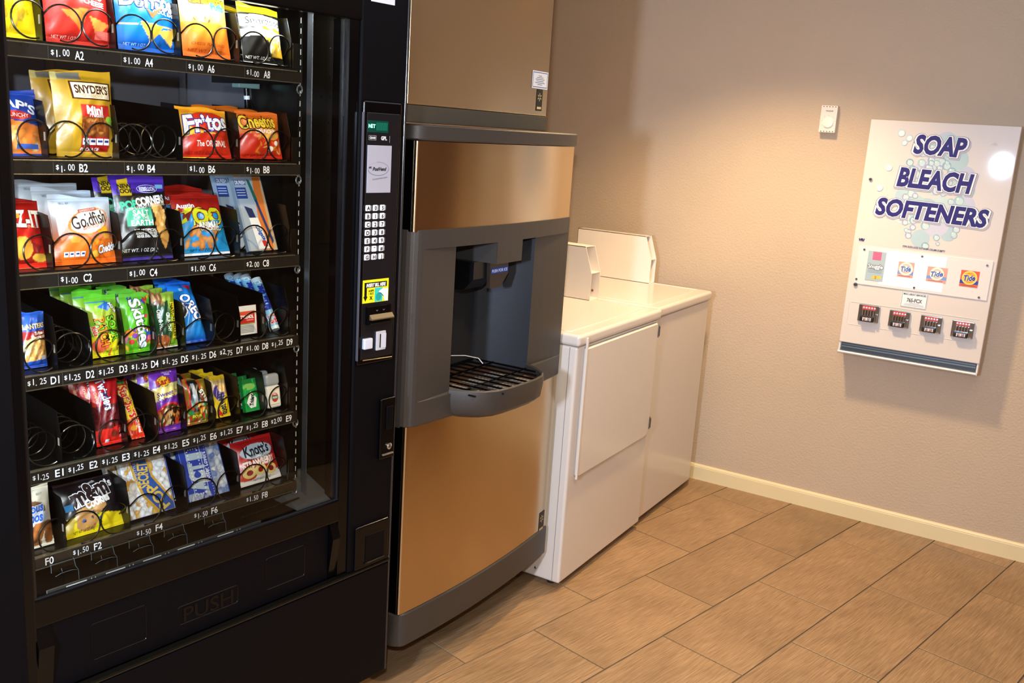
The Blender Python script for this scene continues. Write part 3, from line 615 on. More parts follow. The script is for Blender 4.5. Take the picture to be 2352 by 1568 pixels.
for r_, row in enumerate(KEYS):
    for c_, ch in enumerate(row):
        x = -.1265 + c_ * .0232; z = 1.437 - r_ * .0198
        k = part(MB().box((-.0076, -.0035, -.0072), (.0076, 0, .0072), r=.0018), 'key_' + 'button', mat('key_white', '#e4e2e8', .35), con, True); k.location = (x, -.0115, z); k.name = 'key_button'
        D = Decal(lambda a, q, o: (a, -.0036 - o, q)); D.text(ch, 0, 0, .0092, '#0c0c12', 1, bold=.035); D.rect(.0078, -.006, .0092, .0062, '#9c9ca4', 1); D.build('key_legend', k)
st = part(MB().box((-.1345, -.0125, 1.2045), (-.050, -.0112, 1.2615)), 'bill_instruction_sticker', mat('sticker_yellow', '#f2e21c', .35), con)
D = Decal(lambda x, z, o: (x, -.0127 - o, z)); D.rect(-.130, 1.242, -.056, 1.2555, '#0d0d0d', 1); D.text('INSERT BILL HERE', -.092, 1.2485, .0088, '#f4f4f0', 2, bold=.03, shear=.15, wide=.064)
D.rect(-.130, 1.22, -.122, 1.243, '#0d0d0d', 1); D.poly([(-.133, 1.221), (-.119, 1.221), (-.126, 1.2085)], '#0d0d0d', 1)
D.text('ACCEPTS', -.108, 1.2345, .0045, '#181818', 2, bold=.06, wide=.018); D.text('1 & 5', -.108, 1.2275, .0055, '#181818', 2, bold=.05, wide=.015); D.text('X', -.108, 1.2165, .0085, '#181818', 2, bold=.06)
D.rect(-.096, 1.2055, -.070, 1.2405, '#36b3ae', 1); D.ell(-.083, 1.2175, .009, .010, '#1f8f8a', 1.5); D.poly([(-.052, 1.2055), (-.052, 1.237), (-.070, 1.237), (-.081, 1.2325), (-.083, 1.2275), (-.077, 1.2262), (-.068, 1.2185), (-.062, 1.2055)], '#f4f3f0', 2)
D.poly([(-.0835, 1.2272), (-.0765, 1.2255), (-.067, 1.217), (-.0655, 1.2178), (-.0755, 1.2272), (-.0825, 1.2285)], '#2a2a2a', 3); D.rect(-.1345, 1.2045, -.050, 1.2055, '#d8c818', 1); D.build('sticker_print', st)
bv = part(MB().box((-.124, -.022, 1.150), (-.046, -.0112, 1.197), r=.002), 'bill_acceptor', M_GLOSSBLK, con, True)
part(MB().prism([(-.0222, 1.176), (-.031, 1.1665), (-.031, 1.1635), (-.0222, 1.1635)], 0, -.119, -.044), 'bill_lip', mat('bill_lip', '#6a5a3c', .3, metal=.3), bv)
part(MB().box((-.119, -.029, 1.1515), (-.045, -.022, 1.156), r=.001), 'bill_tray', M_TRAYBLK, bv)
D = Decal(lambda x, z, o: (x, -.0223 - o, z)); D.text('v   v', -.084, 1.186, .005, '#6f6f72', 1, wide=.03); D.build('acceptor_marks', bv)
part(MB().box((-.1325, -.022, 1.089), (-.104, -.0112, 1.1165), r=.003, seg=3), 'coin_return_button', mat('button_pale', '#b9bcca', .35), con, True)
cs_ = part(MB().box((-.0875, -.0165, 1.080), (-.056, -.0112, 1.129), r=.002), 'coin_slot_bezel', mat('bezel_pale', '#c6c8d2', .3, metal=.3), con, True)
part(MB().box((-.0775, -.0172, 1.087), (-.0745, -.0160, 1.122)), 'coin_slot', M_GLOSSBLK, cs_); part(MB().prism([(-.0725, -.0165), (-.0585, -.0195), (-.0585, -.0165)], 2, 1.086, 1.123), 'slot_ramp', MATS['bezel_pale'], cs_)
part(MB().box((-.125, -.0035, 1.908), (-.052, -.002, 1.96)), 'notice_sticker', mat('paper_white', '#dcdde2', .5))
# ---- trays
ROWS = dict(A=(1.744, 1.712, 1.739, 1), B=(1.538, 1.508, 1.535, 1), C=(1.329, 1.298, 1.326, 1), D=(1.134, 1.104, 1.133, 0), E=(.944, .915, .943, 0), F=(.760, .737, .763, 1))
NB = [-.907 + .0691 * k for k in range(10)]; WB = [-.975, -.8375, -.7, -.5625, -.4245, -.287]
PRICE = {'A': ['', '$1.00', '$1.00', '$1.00', '$1.00'], 'B': ['', '$1.00', '$1.00', '$1.00', '$1.00'], 'C': ['', '$1.00', '$1.00', '$1.00', '$2.00'], 'F': ['', '$1.50', '$1.50', '$1.50', '$1.50'],
         'D': ['$1.25'] * 6 + ['$2.75', '$1.00', '$1.25'], 'E': ['$1.25'] * 8 + ['$2.00']}
JP = random.Random(11)
M_STRIP = mat('price_strip_black', '#1b1a17', .28, spec=.6); M_LIP = mat('strip_lip', '#6b6450', .25, metal=.6); M_DIV = mat('divider_black', '#050504', .33, spec=.35)
def divider(x, zs, parent, name='divider'):
    P = [(.073, 0), (.075, .055), (.088, .101), (.11, .103), (.39, .115), (.39, 0)]; hole = (.080, .030, .086, .046)
    b = MB(); b.prism([(y, zs + z) for y, z in P], 0, x - .0006, x + .0006)
    d = b.build(name, M_DIV, parent); MB().box((x - .0010, hole[0], zs + hole[1]), (x + .0010, hole[2], zs + hole[3])).build('divider_slot', mat('slot_light', '#8b8578', .3, metal=.3), None).parent = parent
def coil(cx, zs, hand, parent, y0=.058, turns=3.0, first=.017, pitch=.055, R=.0325, rw=.0017, a0=None, jump=.05):
    a0 = -PI / 2 + (.35 if hand > 0 else -.35) * -1 if a0 is None else a0
    P = []; N = int(turns * 30)
    for k in range(N + 1):
        t = k / 30; ang = a0 + hand * t * 2 * PI
        y = y0 + (first * t / .72 if t < .72 else first + (min(t, .95) - .72) / .23 * jump + max(0, t - .95) * pitch)
        P.append((cx + R * math.cos(ang), y, zs + R + rw + .0005 + R * math.sin(ang)))
    MB().tube(P, rw, 7).build('spiral_coil', M_WIRE, parent, True)
EMPTY = {'B2', 'D1', 'D6', 'E0', 'E1'}
for rn, (zs, z0, z1, wide) in ROWS.items():
    bnd = WB if wide else NB
    b = MB(); b.box((-.985 if wide else -.907, .064, zs - .006), (-.287, .395, zs)); tray = part(b, 'shelf_tray', M_TRAYBLK)
    b = MB(); b.box((-.985, .056, z0 + .002), (-.274, .063, z1 - .002)); part(b, 'price_strip', M_STRIP, tray)
    b = MB(); b.box((-.985, .053, z1 - .0025), (-.287, .064, z1), r=.0008); b.box((-.985, .053, z0), (-.280, .062, z0 + .0018), r=.0006); part(b, 'strip_lip', M_LIP, tray)  # lips made paler than the strip, edge highlights put into their colour
    b = MB(); b.prism([(.078, z0 - .004), (.078, zs + .058), (.095, zs + .108), (.39, zs + .118), (.39, z0 - .004)], 0, -.2872, -.2858); b.box((-.287, .070, z0 - .004), (-.272, .0735, zs + .055)); part(b, 'side_plate', M_TRAYBLK, tray)
    b = MB(); b.tube([(-.262 + .007 * math.cos(a), .078, z0 - .012 + .009 * math.sin(a)) for a in [k / 14 * 2 * PI for k in range(15)]], .002, 6); part(b, 'tray_hook', mat('hook_grey', '#777b80', .35, metal=.6), tray, True)
    for i, x in enumerate(bnd[1:-1]): divider(x, zs, tray)
    for i in range(len(bnd) - 1):
        xa, xb = bnd[i], bnd[i + 1]; cx = (xa + xb) / 2; key = rn + str(i)
        if wide:
            if i == 0: coil(-.862, zs, -1, tray)
            elif key in EMPTY:
                coil(cx - .033, zs, 1, tray, turns=5.5, first=.03, pitch=.045, jump=.01); coil(cx + .033, zs, -1, tray, turns=5.5, first=.03, pitch=.045, jump=.01)
            else: coil(cx - .0335, zs, 1, tray); coil(cx + .0335, zs, -1, tray)
        else:
            em = key in EMPTY
            coil(cx, zs, 1 if i % 2 else -1, tray, turns=5.5 if em else 2.6, first=.03 if em else .012, pitch=.036 if em else .045, R=.0315, a0=(-PI / 2 - .6) if i % 2 else (-PI / 2 + .6), jump=.008 if em else .035)
        # price and selection lettering on the strip
        D = Decal(lambda x, z, o: (x, .0558 - o, z)); zc = (z0 + z1) / 2 - .0005; p = PRICE[rn][i]; j = lambda: JP.uniform(-.0028, .0028)
        if p:
            d, c = p[1], p[3:]; px = xa + (.012 if wide else .0105)
            D.text('$', px - .0045, zc + .0012, .0085, '#e9e9ec', 2, bold=.01); D.text(d, px + .0035, zc + j(), .0125, '#f4f4f6', 2, bold=.01, xs=.8); D.ell(px + .0085, zc - .0045, .0011, .0011, '#f4f4f6', 2, 8)
            D.text(c, px + (.0205 if wide else .0195) + JP.uniform(-.003, .002), zc + j(), .0125, '#f0f0f4', 2, bold=.0, wide=.0125)
            D.ell(px + .001, zc, .0085, .0085, '#23221f', 1, 16)
        D.text(rn + str(i * 2 if wide else i + 1), xa + (.0565 if wide else .0545) if not (rn == 'F' and i == 0) else -.880, zc, .0155, '#f4f4f6', 2, bold=.012, wide=.0165)
        D.rect(xa - .0002, z0 + .002, xa + .0003, z1 - .002, '#5d594c', 1)
        for q in ((xa + .090, xa + .102) if wide else ()): D.rect(q, z1 - .008, q + .0015, z1 - .003, '#0a0a0a', 1)
        if D.b.v: D.build('price_label', tray)
# rack rails; pale boxes painted for the slots that show lit
for (x, y, nm) in ((-.205, .115, 'rack_rail'), (-.212, .14, 'rack_rail')):
    rl = part(MB().box((x - .006, y, .66), (x + .006, y + .004, 1.89)), nm, M_TRAYBLK)
    m = MB(); z = .70
    while z < 1.86: m.box((x - .0012, y - .0006, z), (x + .0008, y, z + .0125)); z += .0235
    o = m.build('rail_slots', mat('rail_slot_light', '#d8d5c4', .3, emis=.0), rl); o['kind'] = 'stuff'
part(MB().box((-.2325, .072, .66), (-.2305, .09, 1.87)), 'rack_post', mat('post_edge', '#8b8f94', .2, metal=.8))
for x in (-.68, -.365): part(MB().box((x - .008, .392, 1.0), (x + .008, .399, 1.89)), 'back_rail', mat('back_rail', '#6b6c74', .35, metal=.6))
mt = part(MB().box((-.247, .335, 1.700), (-.185, .365, 1.722), r=.002), 'motor_bracket', mat('motor_teal', '#9fc4bf', .3, metal=.4))
part(MB().tube([(-.214, .35, 1.700), (-.212, .35, 1.66), (-.212, .36, 1.58)], .007, 10), 'cable', M_GLOSSBLK, vm, True); part(MB().tube([(-.205, .365, 1.70), (-.195, .365, 1.67), (-.182, .365, 1.64), (-.174, .365, 1.60)], .005, 10), 'cable', M_GLOSSBLK, vm, True)
part(MB().tube([(-.2135, .35, 1.682), (-.213, .35, 1.673)], .0078, 12), 'cable_band', mat('band_white', '#dfe4e8', .4), vm, True)
# lamps inside the cabinet
tube_m = mat('lamp_tube', (.9, .95, 1.0), emis=4)
part(MB().tube([(-.90, .060, 1.885), (-.24, .060, 1.885)], .007, 10), 'top_lamp_tube', tube_m); part(MB().tube([(-.97, .050, .72), (-.97, .050, 1.86)], .006, 10), 'side_lamp_tube', tube_m)
def vlight(name, p, tgt, sx, sy, pw, col=(.90, .95, 1.0)):
    l = bpy.data.lights.new(name, 'AREA'); l.shape = 'RECTANGLE'; l.size = sx; l.size_y = sy; l.energy = pw; l.color = col
    o = bpy.data.objects.new(name, l); COL.objects.link(o); o.parent = vm; o.location = p
    o.rotation_euler = (Vector(tgt) - Vector(p)).to_track_quat('-Z', 'X').to_euler(); return o
la = vlight('top_lamp_light', (-.57, .052, 1.875), (-.57, .16, 1.60), .02, .70, 2.0)
lb = vlight('side_lamp_light', (-.958, .052, 1.22), (-.55, .16, 1.22), 1.15, .02, 2.6)
# bottom row: clear pusher brackets over a narrow strip of labels
b = MB(); b.box((-.93, .03, .676), (-.25, .30, .680)); bt = part(b, 'lower_shelf', M_TRAYBLK)
part(MB().box((-.90, .026, .686), (-.40, .030, .7015)), 'lower_label_strip', mat('label_strip_grey', '#45413a', .4), bt)
part(MB().tube([(-.44, .05, .712), (-.27, .05, .716)], .0022, 8), 'lower_rail', M_WIRE, bt, True)
for k, x in enumerate((-.842, -.760, -.678, -.597, -.497)):
    D = Decal(lambda a, z, o: (a, .0258 - o, z + .0025)); D.rect(x - .021, .6855, x + .021, .6965, '#efece4', 1); D.text('H%d' % (k * 1), x - .012, .691, .0075, '#141414', 2, bold=.03); D.text('75c', x + .011, .691, .0065, '#141414', 2, bold=.02)
    D.rect(x + .030, .685, x + .0315, .697, '#e6e2d6', 1); D.rect(x + .038, .685, x + .0395, .697, '#e6e2d6', 1); D.build('selection_label', bt)
    x -= .012
    br = MB(); br.box((x - .026, .050, .724), (x + .020, .0515, .741)); br.box((x - .026, .050, .740), (x + .020, .086, .7412)); br.box((x - .020, .046, .716), (x + .024, .0475, .726)); br.box((x - .018, .046, .7155), (x + .026, .075, .7168)); br.box((x + .008, .044, .694), (x + .026, .0455, .717)); br.box((x - .014, .044, .694), (x - .004, .0455, .717))
    o = br.build('clear_bracket', M_CLEAR, bt)
    e = MB(); rr = .0005
    for pth in ([(x - .026, .050, .724), (x - .026, .050, .741), (x - .026, .086, .741), (x + .020, .086, .741), (x + .020, .050, .741), (x - .026, .050, .741)], [(x + .020, .050, .741), (x + .022, .048, .724), (x + .026, .046, .717)], [(x - .020, .046, .716), (x - .008, .046, .7195), (x + .014, .046, .7195), (x + .026, .046, .716), (x + .026, .044, .695)], [(x - .006, .05, .728), (x - .006, .046, .722)]):
        e.tube(pth, rr, 5)
    e.build('bracket_edges', mat('edge_highlight', '#5c686c', .15, spec=1.), bt)
part(MB().prism([(.03, .690), (.16, .735), (.17, .735), (.17, .690)], 0, -.285, -.172), 'chute_plate', mat('chute_grey', '#55524e', .6))
# ------------------------------------------------------------------ packages
VMAT = Matrix.Translation(VO) @ Matrix.Rotation(VR, 4, 'Z')
def hexarr(c): return np.array(lin(c))
def paint(ops, nu, nv, seed=1):
    U, Vv = np.meshgrid(np.linspace(0, 1, nu + 1), np.linspace(0, 1, nv + 1)); C = np.zeros((nv + 1, nu + 1, 3)); r = np.random.default_rng(seed)
    for op in ops:
        k = op[0]
        if k == 'fill': C[:] = hexarr(op[1])
        elif k == 'rect': u0, v0, u1, v1, c = op[1:6]; C[(U >= u0) & (U <= u1) & (Vv >= v0) & (Vv <= v1)] = hexarr(c)
        elif k == 'grad':
            v0, v1, a, b_ = op[1:5]; t = np.clip((Vv - v0) / (v1 - v0), 0, 1)[..., None]; m = (Vv >= v0) & (Vv <= v1); X = hexarr(a) * (1 - t) + hexarr(b_) * t; C[m] = X[m]
        elif k == 'ell':
            cu, cv, ru, rv, c = op[1:6]; an = op[6] if len(op) > 6 else 0; du, dv = U - cu, (Vv - cv)
            a_, b_ = du * math.cos(an) + dv * math.sin(an), -du * math.sin(an) + dv * math.cos(an); C[(a_ / ru) ** 2 + (b_ / rv) ** 2 <= 1] = hexarr(c)
        elif k == 'band':   # slanted or wavy band: centre v = v0 + s*u + a*sin
            v0, s, a, h, c = op[1:6]; m = np.abs(Vv - (v0 + s * U + a * np.sin(U * PI))) < h; C[m] = hexarr(c)
        elif k == 'above': v0, s, a, c = op[1:5]; m = Vv > (v0 + s * U + a * np.sin(U * PI)); C[m] = hexarr(c)
        elif k == 'below': v0, s, a, c = op[1:5]; m = Vv < (v0 + s * U + a * np.sin(U * PI)); C[m] = hexarr(c)
        elif k == 'col': u0, s, h, c = op[1:5]; m = np.abs(U - (u0 + s * Vv)) < h; C[m] = hexarr(c)
        elif k == 'poly':
            pts, c = op[1:3]; m = np.zeros_like(U, bool); n = len(pts)
            for i in range(n):
                (xa, ya), (xb, yb) = pts[i], pts[(i + 1) % n]
                if ya == yb: continue
                t = (Vv - ya) / (yb - ya); m ^= (t >= 0) & (t < 1) & (U < xa + t * (xb - xa))
            C[m] = hexarr(c)
        elif k == 'blobs':  # many little pieces of food
            u0, v0, u1, v1, n, ru, rv, cs = op[1:9]
            for i in range(n):
                cu, cv = r.uniform(u0, u1), r.uniform(v0, v1); an = r.uniform(0, PI); q = r.uniform(.6, 1.2); du, dv = U - cu, Vv - cv
                asp = op[9] if len(op) > 9 else 1.
                a_, b_ = (du * math.cos(an) + dv * asp * math.sin(an)) / (ru * q), (-du * math.sin(an) + dv * asp * math.cos(an)) / (rv * q); m = a_ ** 2 + b_ ** 2 <= 1
                m &= (U >= u0 - .02) & (U <= u1 + .02) & (Vv >= v0 - .02) & (Vv <= v1 + .02); base = hexarr(cs[i % len(cs)])
                sh = np.clip(1.1 - .5 * (a_ ** 2 + b_ ** 2), .5, 1.1)[..., None]; X = base * sh; C[m] = X[m]
    return C
def pkg(name, kind, x0, x1, zb, zt, yb, yt, ops, texts=None, label='', cat='snack bag', group=None, T=.034, res=(56, 70), seed=1, m=None, sag=.035, skew=0.):
    """x0..x1 width on the shelf, zb..zt height, yb/yt depth of foot and top; front faces -y"""
    W = x1 - x0; H = math.hypot(zt - zb, yt - yb); lean = math.atan2(yt - yb, zt - zb); nu, nv = res; r = np.random.default_rng(seed)
    ph = r.uniform(0, 6, 6)
    def front(u, v):
        if kind in ('bag', 'bar'):
            e = .07 if kind == 'bag' else .05; vv = min(1, max(0, (v - e) / (1 - 2 * e))); f = (1 - abs(2 * u - 1) ** 2.6) * (math.sin(PI * vv) ** .55 if 0 < vv < 1 else 0)
            nar = 1 - sag * math.sin(PI * vv) ** .8 if 0 < vv < 1 else 1
            x = (u - .5) * W * nar; y = -T * .62 * f
            y += .0016 * math.sin(9 * u + ph[0] + 4 * v) * math.sin(11 * v + ph[1]) * (f + .25) + .0011 * math.sin(23 * u - 17 * v + ph[2]) * (f + .15)
            if vv in (0, 1): y += .0007 * math.sin(v * H / .0022 * 2 * PI / 2)
            corner = (abs(2 * u - 1) ** 6) * (1 if v > .85 else 0) * (v - .85) * .0
            return x + skew * v * W, y + corner, v * H + (.004 * math.sin(3 * u + ph[3]) + .002 * math.sin(8 * u + ph[4])) * (1 if v > .98 else 0)
        if kind == 'roll':
            a = PI * (u - .5) * 1.9; return W / 2 * math.sin(a), -W / 2 * math.cos(a), v * H
        rr = min(.004, T / 2 - .0003); x = (u - .5) * W; return x, -T / 2 + (rr * (max(0, abs(2 * u - 1) - .96) / .04) ** 2), v * H
    b = MB(); P = [[front(i / nu, j / nv) for i in range(nu + 1)] for j in range(nv + 1)]; b.grid(P)
    C = paint(ops, nu, nv, seed).reshape(-1, 3); cols = [C]
    edge = C[(nu + 1) * (nv // 2) + 1]
    if kind in ('bag', 'bar'):
        Q = [[(lambda p: (p[0], max(p[1], -p[1] * .9) + .0006, p[2]))(front(1 - i / 10, j / 12)) for i in range(11)] for j in range(13)]; b.grid(Q); cols.append(np.tile(edge, (11 * 13, 1)))
    elif kind == 'roll':
        Q = [(W / 2 * .98 * math.cos(a), -W / 2 * .98 * math.sin(a), z) for z in (0, H) for a in [2 * PI * k / 16 for k in range(16)]]; b.add(Q, [tuple(range(16))[::-1], tuple(range(16, 32))]); cols.append(np.tile(hexarr('#cfe6f2'), (32, 1)))
    else:
        h = T / 2; X = W / 2; Q = [(-X, -h + .0001, 0), (X, -h + .0001, 0), (X, h, 0), (-X, h, 0), (-X, -h + .0001, H), (X, -h + .0001, H), (X, h, H), (-X, h, H)]
        b.add(Q, [(0, 3, 2, 1), (4, 5, 6, 7), (1, 2, 6, 5), (2, 3, 7, 6), (3, 0, 4, 7)]); cols.append(np.tile(edge, (8, 1)))
    o = b.build(name, m or (M_PRINT if kind in ('bag', 'bar', 'roll') else M_CARD), None, True)
    me = o.data; ca_ = me.color_attributes.new('Col', 'FLOAT_COLOR', 'POINT'); A = np.ones((len(me.vertices), 4)); A[:, :3] = np.vstack(cols)[:len(A)]; ca_.data.foreach_set('color', A.ravel())
    if texts:
        def mp(x, z, off):
            u = min(1, max(0, x / W + .5)); v = min(1, max(0, z / H)); p = front(u, v)
            return (p[0] if kind in ('bag', 'bar', 'roll') else x, p[1] - .0004 - off, z)
        D = Decal(mp)
        for t in texts:
            if t[0] == 'e': D.ell(t[1] * W - W / 2, t[2] * H, t[3] * W, t[4] * W, t[5], t[6] if len(t) > 6 else 1, 20, t[7] if len(t) > 7 else 0, .008)
            elif t[0] == 'r': D.rect(t[1] * W - W / 2, t[2] * H, t[3] * W - W / 2, t[4] * H, t[5], t[6] if len(t) > 6 else 1, t[7] if len(t) > 7 else 0, .008)
            elif t[0] == 'o': D.ring(t[1] * W - W / 2, t[2] * H, t[3] * W, t[4] * W, t[5] * W, t[6], t[7] if len(t) > 7 else 2)
            elif t[0] == 'p': D.poly([(p[0] * W - W / 2, p[1] * H) for p in t[1]], t[2], t[3] if len(t) > 3 else 1, .008)
            else:
                s, u, v, h, c = t[:5]; kw = dict(t[5]) if len(t) > 5 else {}; lay = kw.pop('lay', 3)
                if 'wide' in kw: kw['wide'] *= (H if abs(kw.get('rot', 0)) > .8 else W)
                D.text(s, u * W - W / 2, v * H, h * W, c, lay, **kw)
        D.build('printed_front', o)
    tag(o, label, cat, group or cat + 's on the trays of the vending machine')
    M = Matrix.Translation(((x0 + x1) / 2, yb, zb + .0008)) @ Matrix.Rotation(-lean, 4, 'X')
    o.matrix_world = VMAT @ M; o['_d'] = 0; del o['_d']
    return o
def behind(o, dx, dy, dz, label, rz=0., rx=0.):
    c = o.copy(); COL.objects.link(c); c['label'] = label
    for ch in o.children:
        d = ch.copy(); COL.objects.link(d); d.parent = c
    c.matrix_world = VMAT @ Matrix.Translation((dx, dy, dz)) @ VMAT.inverted() @ o.matrix_world @ Matrix.Rotation(rz, 4, 'Z') @ Matrix.Rotation(rx, 4, 'X'); return c
NF = '#e8eaf0'
def nfacts(u, v, w=.36, c='#f0f2f6', i='#2c3c78'): return [('r', u + k * w / 4 + .005, v, u + (k + 1) * w / 4 - .008, v + .075, c, 2) for k in range(4)] + [('r', u + k * w / 4 + .02, v + .03, u + (k + 1) * w / 4 - .02, v + .055, i, 3) for k in range(4)]
# ---- row A
pkg('chip_bag', 'bag', -.965, -.836, 1.744, 1.905, .098, .125, [('fill', '#f2d414'), ('ell', .35, .72, .30, .12, '#e33a22'), ('blobs', .2, .12, .85, .45, 12, .13, .05, ['#f3c93a', '#efb92c'])], [('Chips', .75, .30, .10, '#c9a818')], 'yellow snack bag at the far left of the top row', seed=3)
pkg('chip_bag', 'bag', -.820, -.688, 1.744, 1.905, .098, .128, [('fill', '#c8261c'), ('grad', 0, .25, '#a81812', '#cc2a1e'), ('ell', .66, .93, .42, .2, '#d8341f'), ('band', .50, .12, .05, .012, '#f28a5c'), ('poly', [(.20, .36), (.58, .40), (.48, .16)], '#e8772e'), ('poly', [(.60, .32), (.92, .26), (.70, .10)], '#ea8a3a')], [('nacho', .66, .56, .10, '#fff1ea', dict(bold=.03, shear=.2, rot=-.1)), ('CHEESE', .68, .47, .07, '#fff1ea', dict(bold=.03, rot=-.1)), ('NET WT 1 OZ', .24, .07, .04, '#f0b9a6'), ('r', .68, .08, .88, .17, '#e4675a', 2)], 'red tortilla chip bag in the top row', seed=4)
pkg('chip_bag', 'bag', -.682, -.552, 1.746, 1.905, .098, .130, [('fill', '#0f6fc8'), ('grad', 0, .3, '#0a50a8', '#1278cc'), ('ell', .5, .8, .5, .2, '#1a86d8'), ('poly', [(.32, .34), (.72, .30), (.50, .10)], '#f0b93a'), ('poly', [(.60, .24), (.97, .30), (.86, .08)], '#f3c34c'), ('blobs', .05, .3, .35, .7, 8, .06, .03, ['#4fb0ec', '#2d8ede'])], [('Doritos', .50, .60, .24, '#ffffff', dict(bold=.035, wide=.88, outline='#142a5a', ow=.035, rot=-.05)), ('p', [(.42, .50), (.52, .38), (.72, .53), (.52, .45)], '#e6531e', 5), ('COOL RANCH', .82, .46, .06, '#ffffff', dict(bold=.03, rot=-.05)), ('NET WT 1 OZ', .25, .07, .04, '#bcd8f4')], 'blue tortilla chip bag in the top row', seed=5)
pkg('chip_bag', 'bag', -.543, -.430, 1.747, 1.905, .098, .128, [('fill', '#f6c23a'), ('grad', 0, .42, '#e2601c', '#f2952c'), ('grad', .42, 1, '#f4c860', '#f8e3a0'), ('blobs', .2, .42, .6, .58, 6, .05, .02, ['#c9552a', '#e9b06a'])], [('Cheetos', .54, .72, .16, '#f6a01c', dict(bold=.05, wide=.8, outline='#5a2a14', ow=.05)), ('Puffs', .72, .635, .13, '#2fb4c8', dict(bold=.05, outline='#f4f4e8', ow=.05)), ('CHEESE FLAVORED', .5, .16, .05, '#9a3a10', dict(wide=.7)), ('NET WT 7/8 OZ', .45, .08, .05, '#a83c10', dict(wide=.7))], 'orange cheese puff bag in the top row', seed=6)
o = pkg('popcorn_bag', 'bag', -.402, -.296, 1.748, 1.868, .092, .120, [('fill', '#12120f'), ('above', .86, 0, 0, '#f4d018'), ('ell', .75, .52, .36, .16, '#f0cc1e'), ('band', .72, -.02, .02, .10, '#f5f3ea'), ('band', .50, -.04, .03, .065, '#f3f0e2'), ('poly', [(.55, .42), (1, .40), (1, .12), (.68, .12)], '#e9b52a'), ('blobs', .62, .16, .95, .40, 10, .07, .03, ['#f6ecc0', '#f3d878'])], [('Smartfood', .54, .725, .15, '#15140f', dict(wide=.88, shear=.15, bold=-.01)), ('WHITE CHEDDAR', .55, .505, .06, '#8f8a6a', dict(wide=.7)), ('NET WT. 1/2 OZ', .35, .085, .055, '#f0efe6', dict(bold=.02, wide=.6)), ('r', .0, .0, 1, .012, '#d8d8d0', 2)], 'black and yellow popcorn bag at the right of the top row', 'popcorn bag', seed=7, T=.030)
behind(o, -.034, .055, .004, 'crumpled popcorn bag behind the black and yellow one in the top row', .25, -.1)
# ---- row B
pkg('chip_bag', 'bag', -.958, -.833, 1.538, 1.653, .098, .128, [('fill', '#1c3f9c'), ('below', .52, -.06, .03, '#e07a30'), ('blobs', .3, .08, .95, .42, 14, .12, .06, ['#f0a860', '#e88e3e', '#f4c48c']), ('below', .04, 0, 0, '#22489f'), ('ell', .55, .60, .32, .07, '#b8281e')], [("CAP'S", .62, .79, .14, '#eef1f8', dict(bold=.03, wide=.7, rot=-.28)), ('CRUNCHY', .62, .60, .06, '#f0e2d8', dict(wide=.4)), ('r', .6, .10, .92, .17, '#3a5cb0', 2)], 'blue and orange chip bag at the left of the second row', seed=8, T=.03)
o = pkg('pretzel_bag', 'bag', -.810, -.692, 1.538, 1.698, .098, .116, [('fill', '#c8961e'), ('grad', 0, .4, '#b88a20', '#cf9c22'), ('rect', 0, .0, .22, 1, '#b48b2c'), ('rect', .36, .10, .86, .60, '#7a3c16'), ('rect', .36, .06, .84, .24, '#a81c18'), ('blobs', .38, .27, .82, .46, 26, .06, .022, ['#a85a20', '#8a4416', '#c27a34']), ('rect', .36, .46, .90, .60, '#c8281e'), ('rect', .08, .90, .48, .985, '#6e6a60'), ('rect', 0, .88, .10, 1, '#b3a468')], [('r', .25, .665, .96, .875, '#4a2412', 2), ('r', .28, .68, .93, .86, '#f3e6bc', 2.6), ("SNYDER'S", .605, .785, .13, '#4a2010', dict(bold=.03, wide=.58, lay=4)), ('OF HANOVER', .605, .71, .055, '#c88a50', dict(wide=.36, lay=4)), ('Mini', .60, .545, .13, '#f6f0e8', dict(bold=.04)), ('Pretzels', .63, .485, .06, '#f6f0e8', dict(bold=.02)), ('e', .87, .43, .07, .07, '#8ab83a', 4), ('PACKAGE', .52, .09, .05, '#f2e4d8', dict(bold=.02))] + nfacts(.38, .14, .48), 'gold pretzel bag at the front of the second row', 'pretzel bag', seed=9, T=.036)
behind(o, -.016, .05, .0, 'gold pretzel bag tucked behind the front one in the second row', .05)
o = pkg('corn_chip_bag', 'bag', -.548, -.428, 1.540, 1.643, .098, .126, [('fill', '#f0a81e'), ('grad', .55, 1, '#f2b822', '#e89a1c'), ('below', .40, -.10, .12, '#cf2a16'), ('band', .44, -.08, .12, .05, '#f6c63a'), ('ell', .55, .70, .42, .22, '#d8341c'), ('poly', [(.62, .5), (1, .62), (1, .1), (.75, .1)], '#cc3018')], [('Fritos', .50, .70, .32, '#ffffff', dict(bold=.035, wide=.92, outline='#24308c', ow=.035, rot=.10, shear=.2)), ('The ORIGINAL', .55, .27, .10, '#f6e8dc', dict(bold=.02, wide=.62)), ('NET WT 1 OZ', .3, .10, .05, '#8c1a10', dict(wide=.5)), ('r', .0, .0, .5, .02, '#f0c040', 2)], 'yellow and red corn chip bag in the second row', seed=10)
o2 = pkg('cheese_snack_bag', 'bag', -.408, -.293, 1.541, 1.641, .098, .120, [('fill', '#e0701e'), ('below', .52, .14, -.05, '#d2301a'), ('ell', .68, .52, .25, .13, '#f4b048'), ('blobs', .35, .12, .95, .5, 18, .10, .022, ['#f0922c', '#e87a22', '#f6b25a'], 1.)], [('Cheetos', .44, .80, .26, '#f8d23a', dict(bold=.03, wide=.82, outline='#1a120c', ow=.045, rot=.05)), ('e', .66, .20, .06, .05, '#f6efe6', 3), ('e', .80, .32, .05, .05, '#f6efe6', 3), ('CRUNCHY', .55, .57, .07, '#ffffff', dict(bold=.03)), ('NET WT 1 OZ', .3, .06, .05, '#8c1a10', dict(wide=.5))], 'orange cheese snack bag at the right of the second row', seed=11)
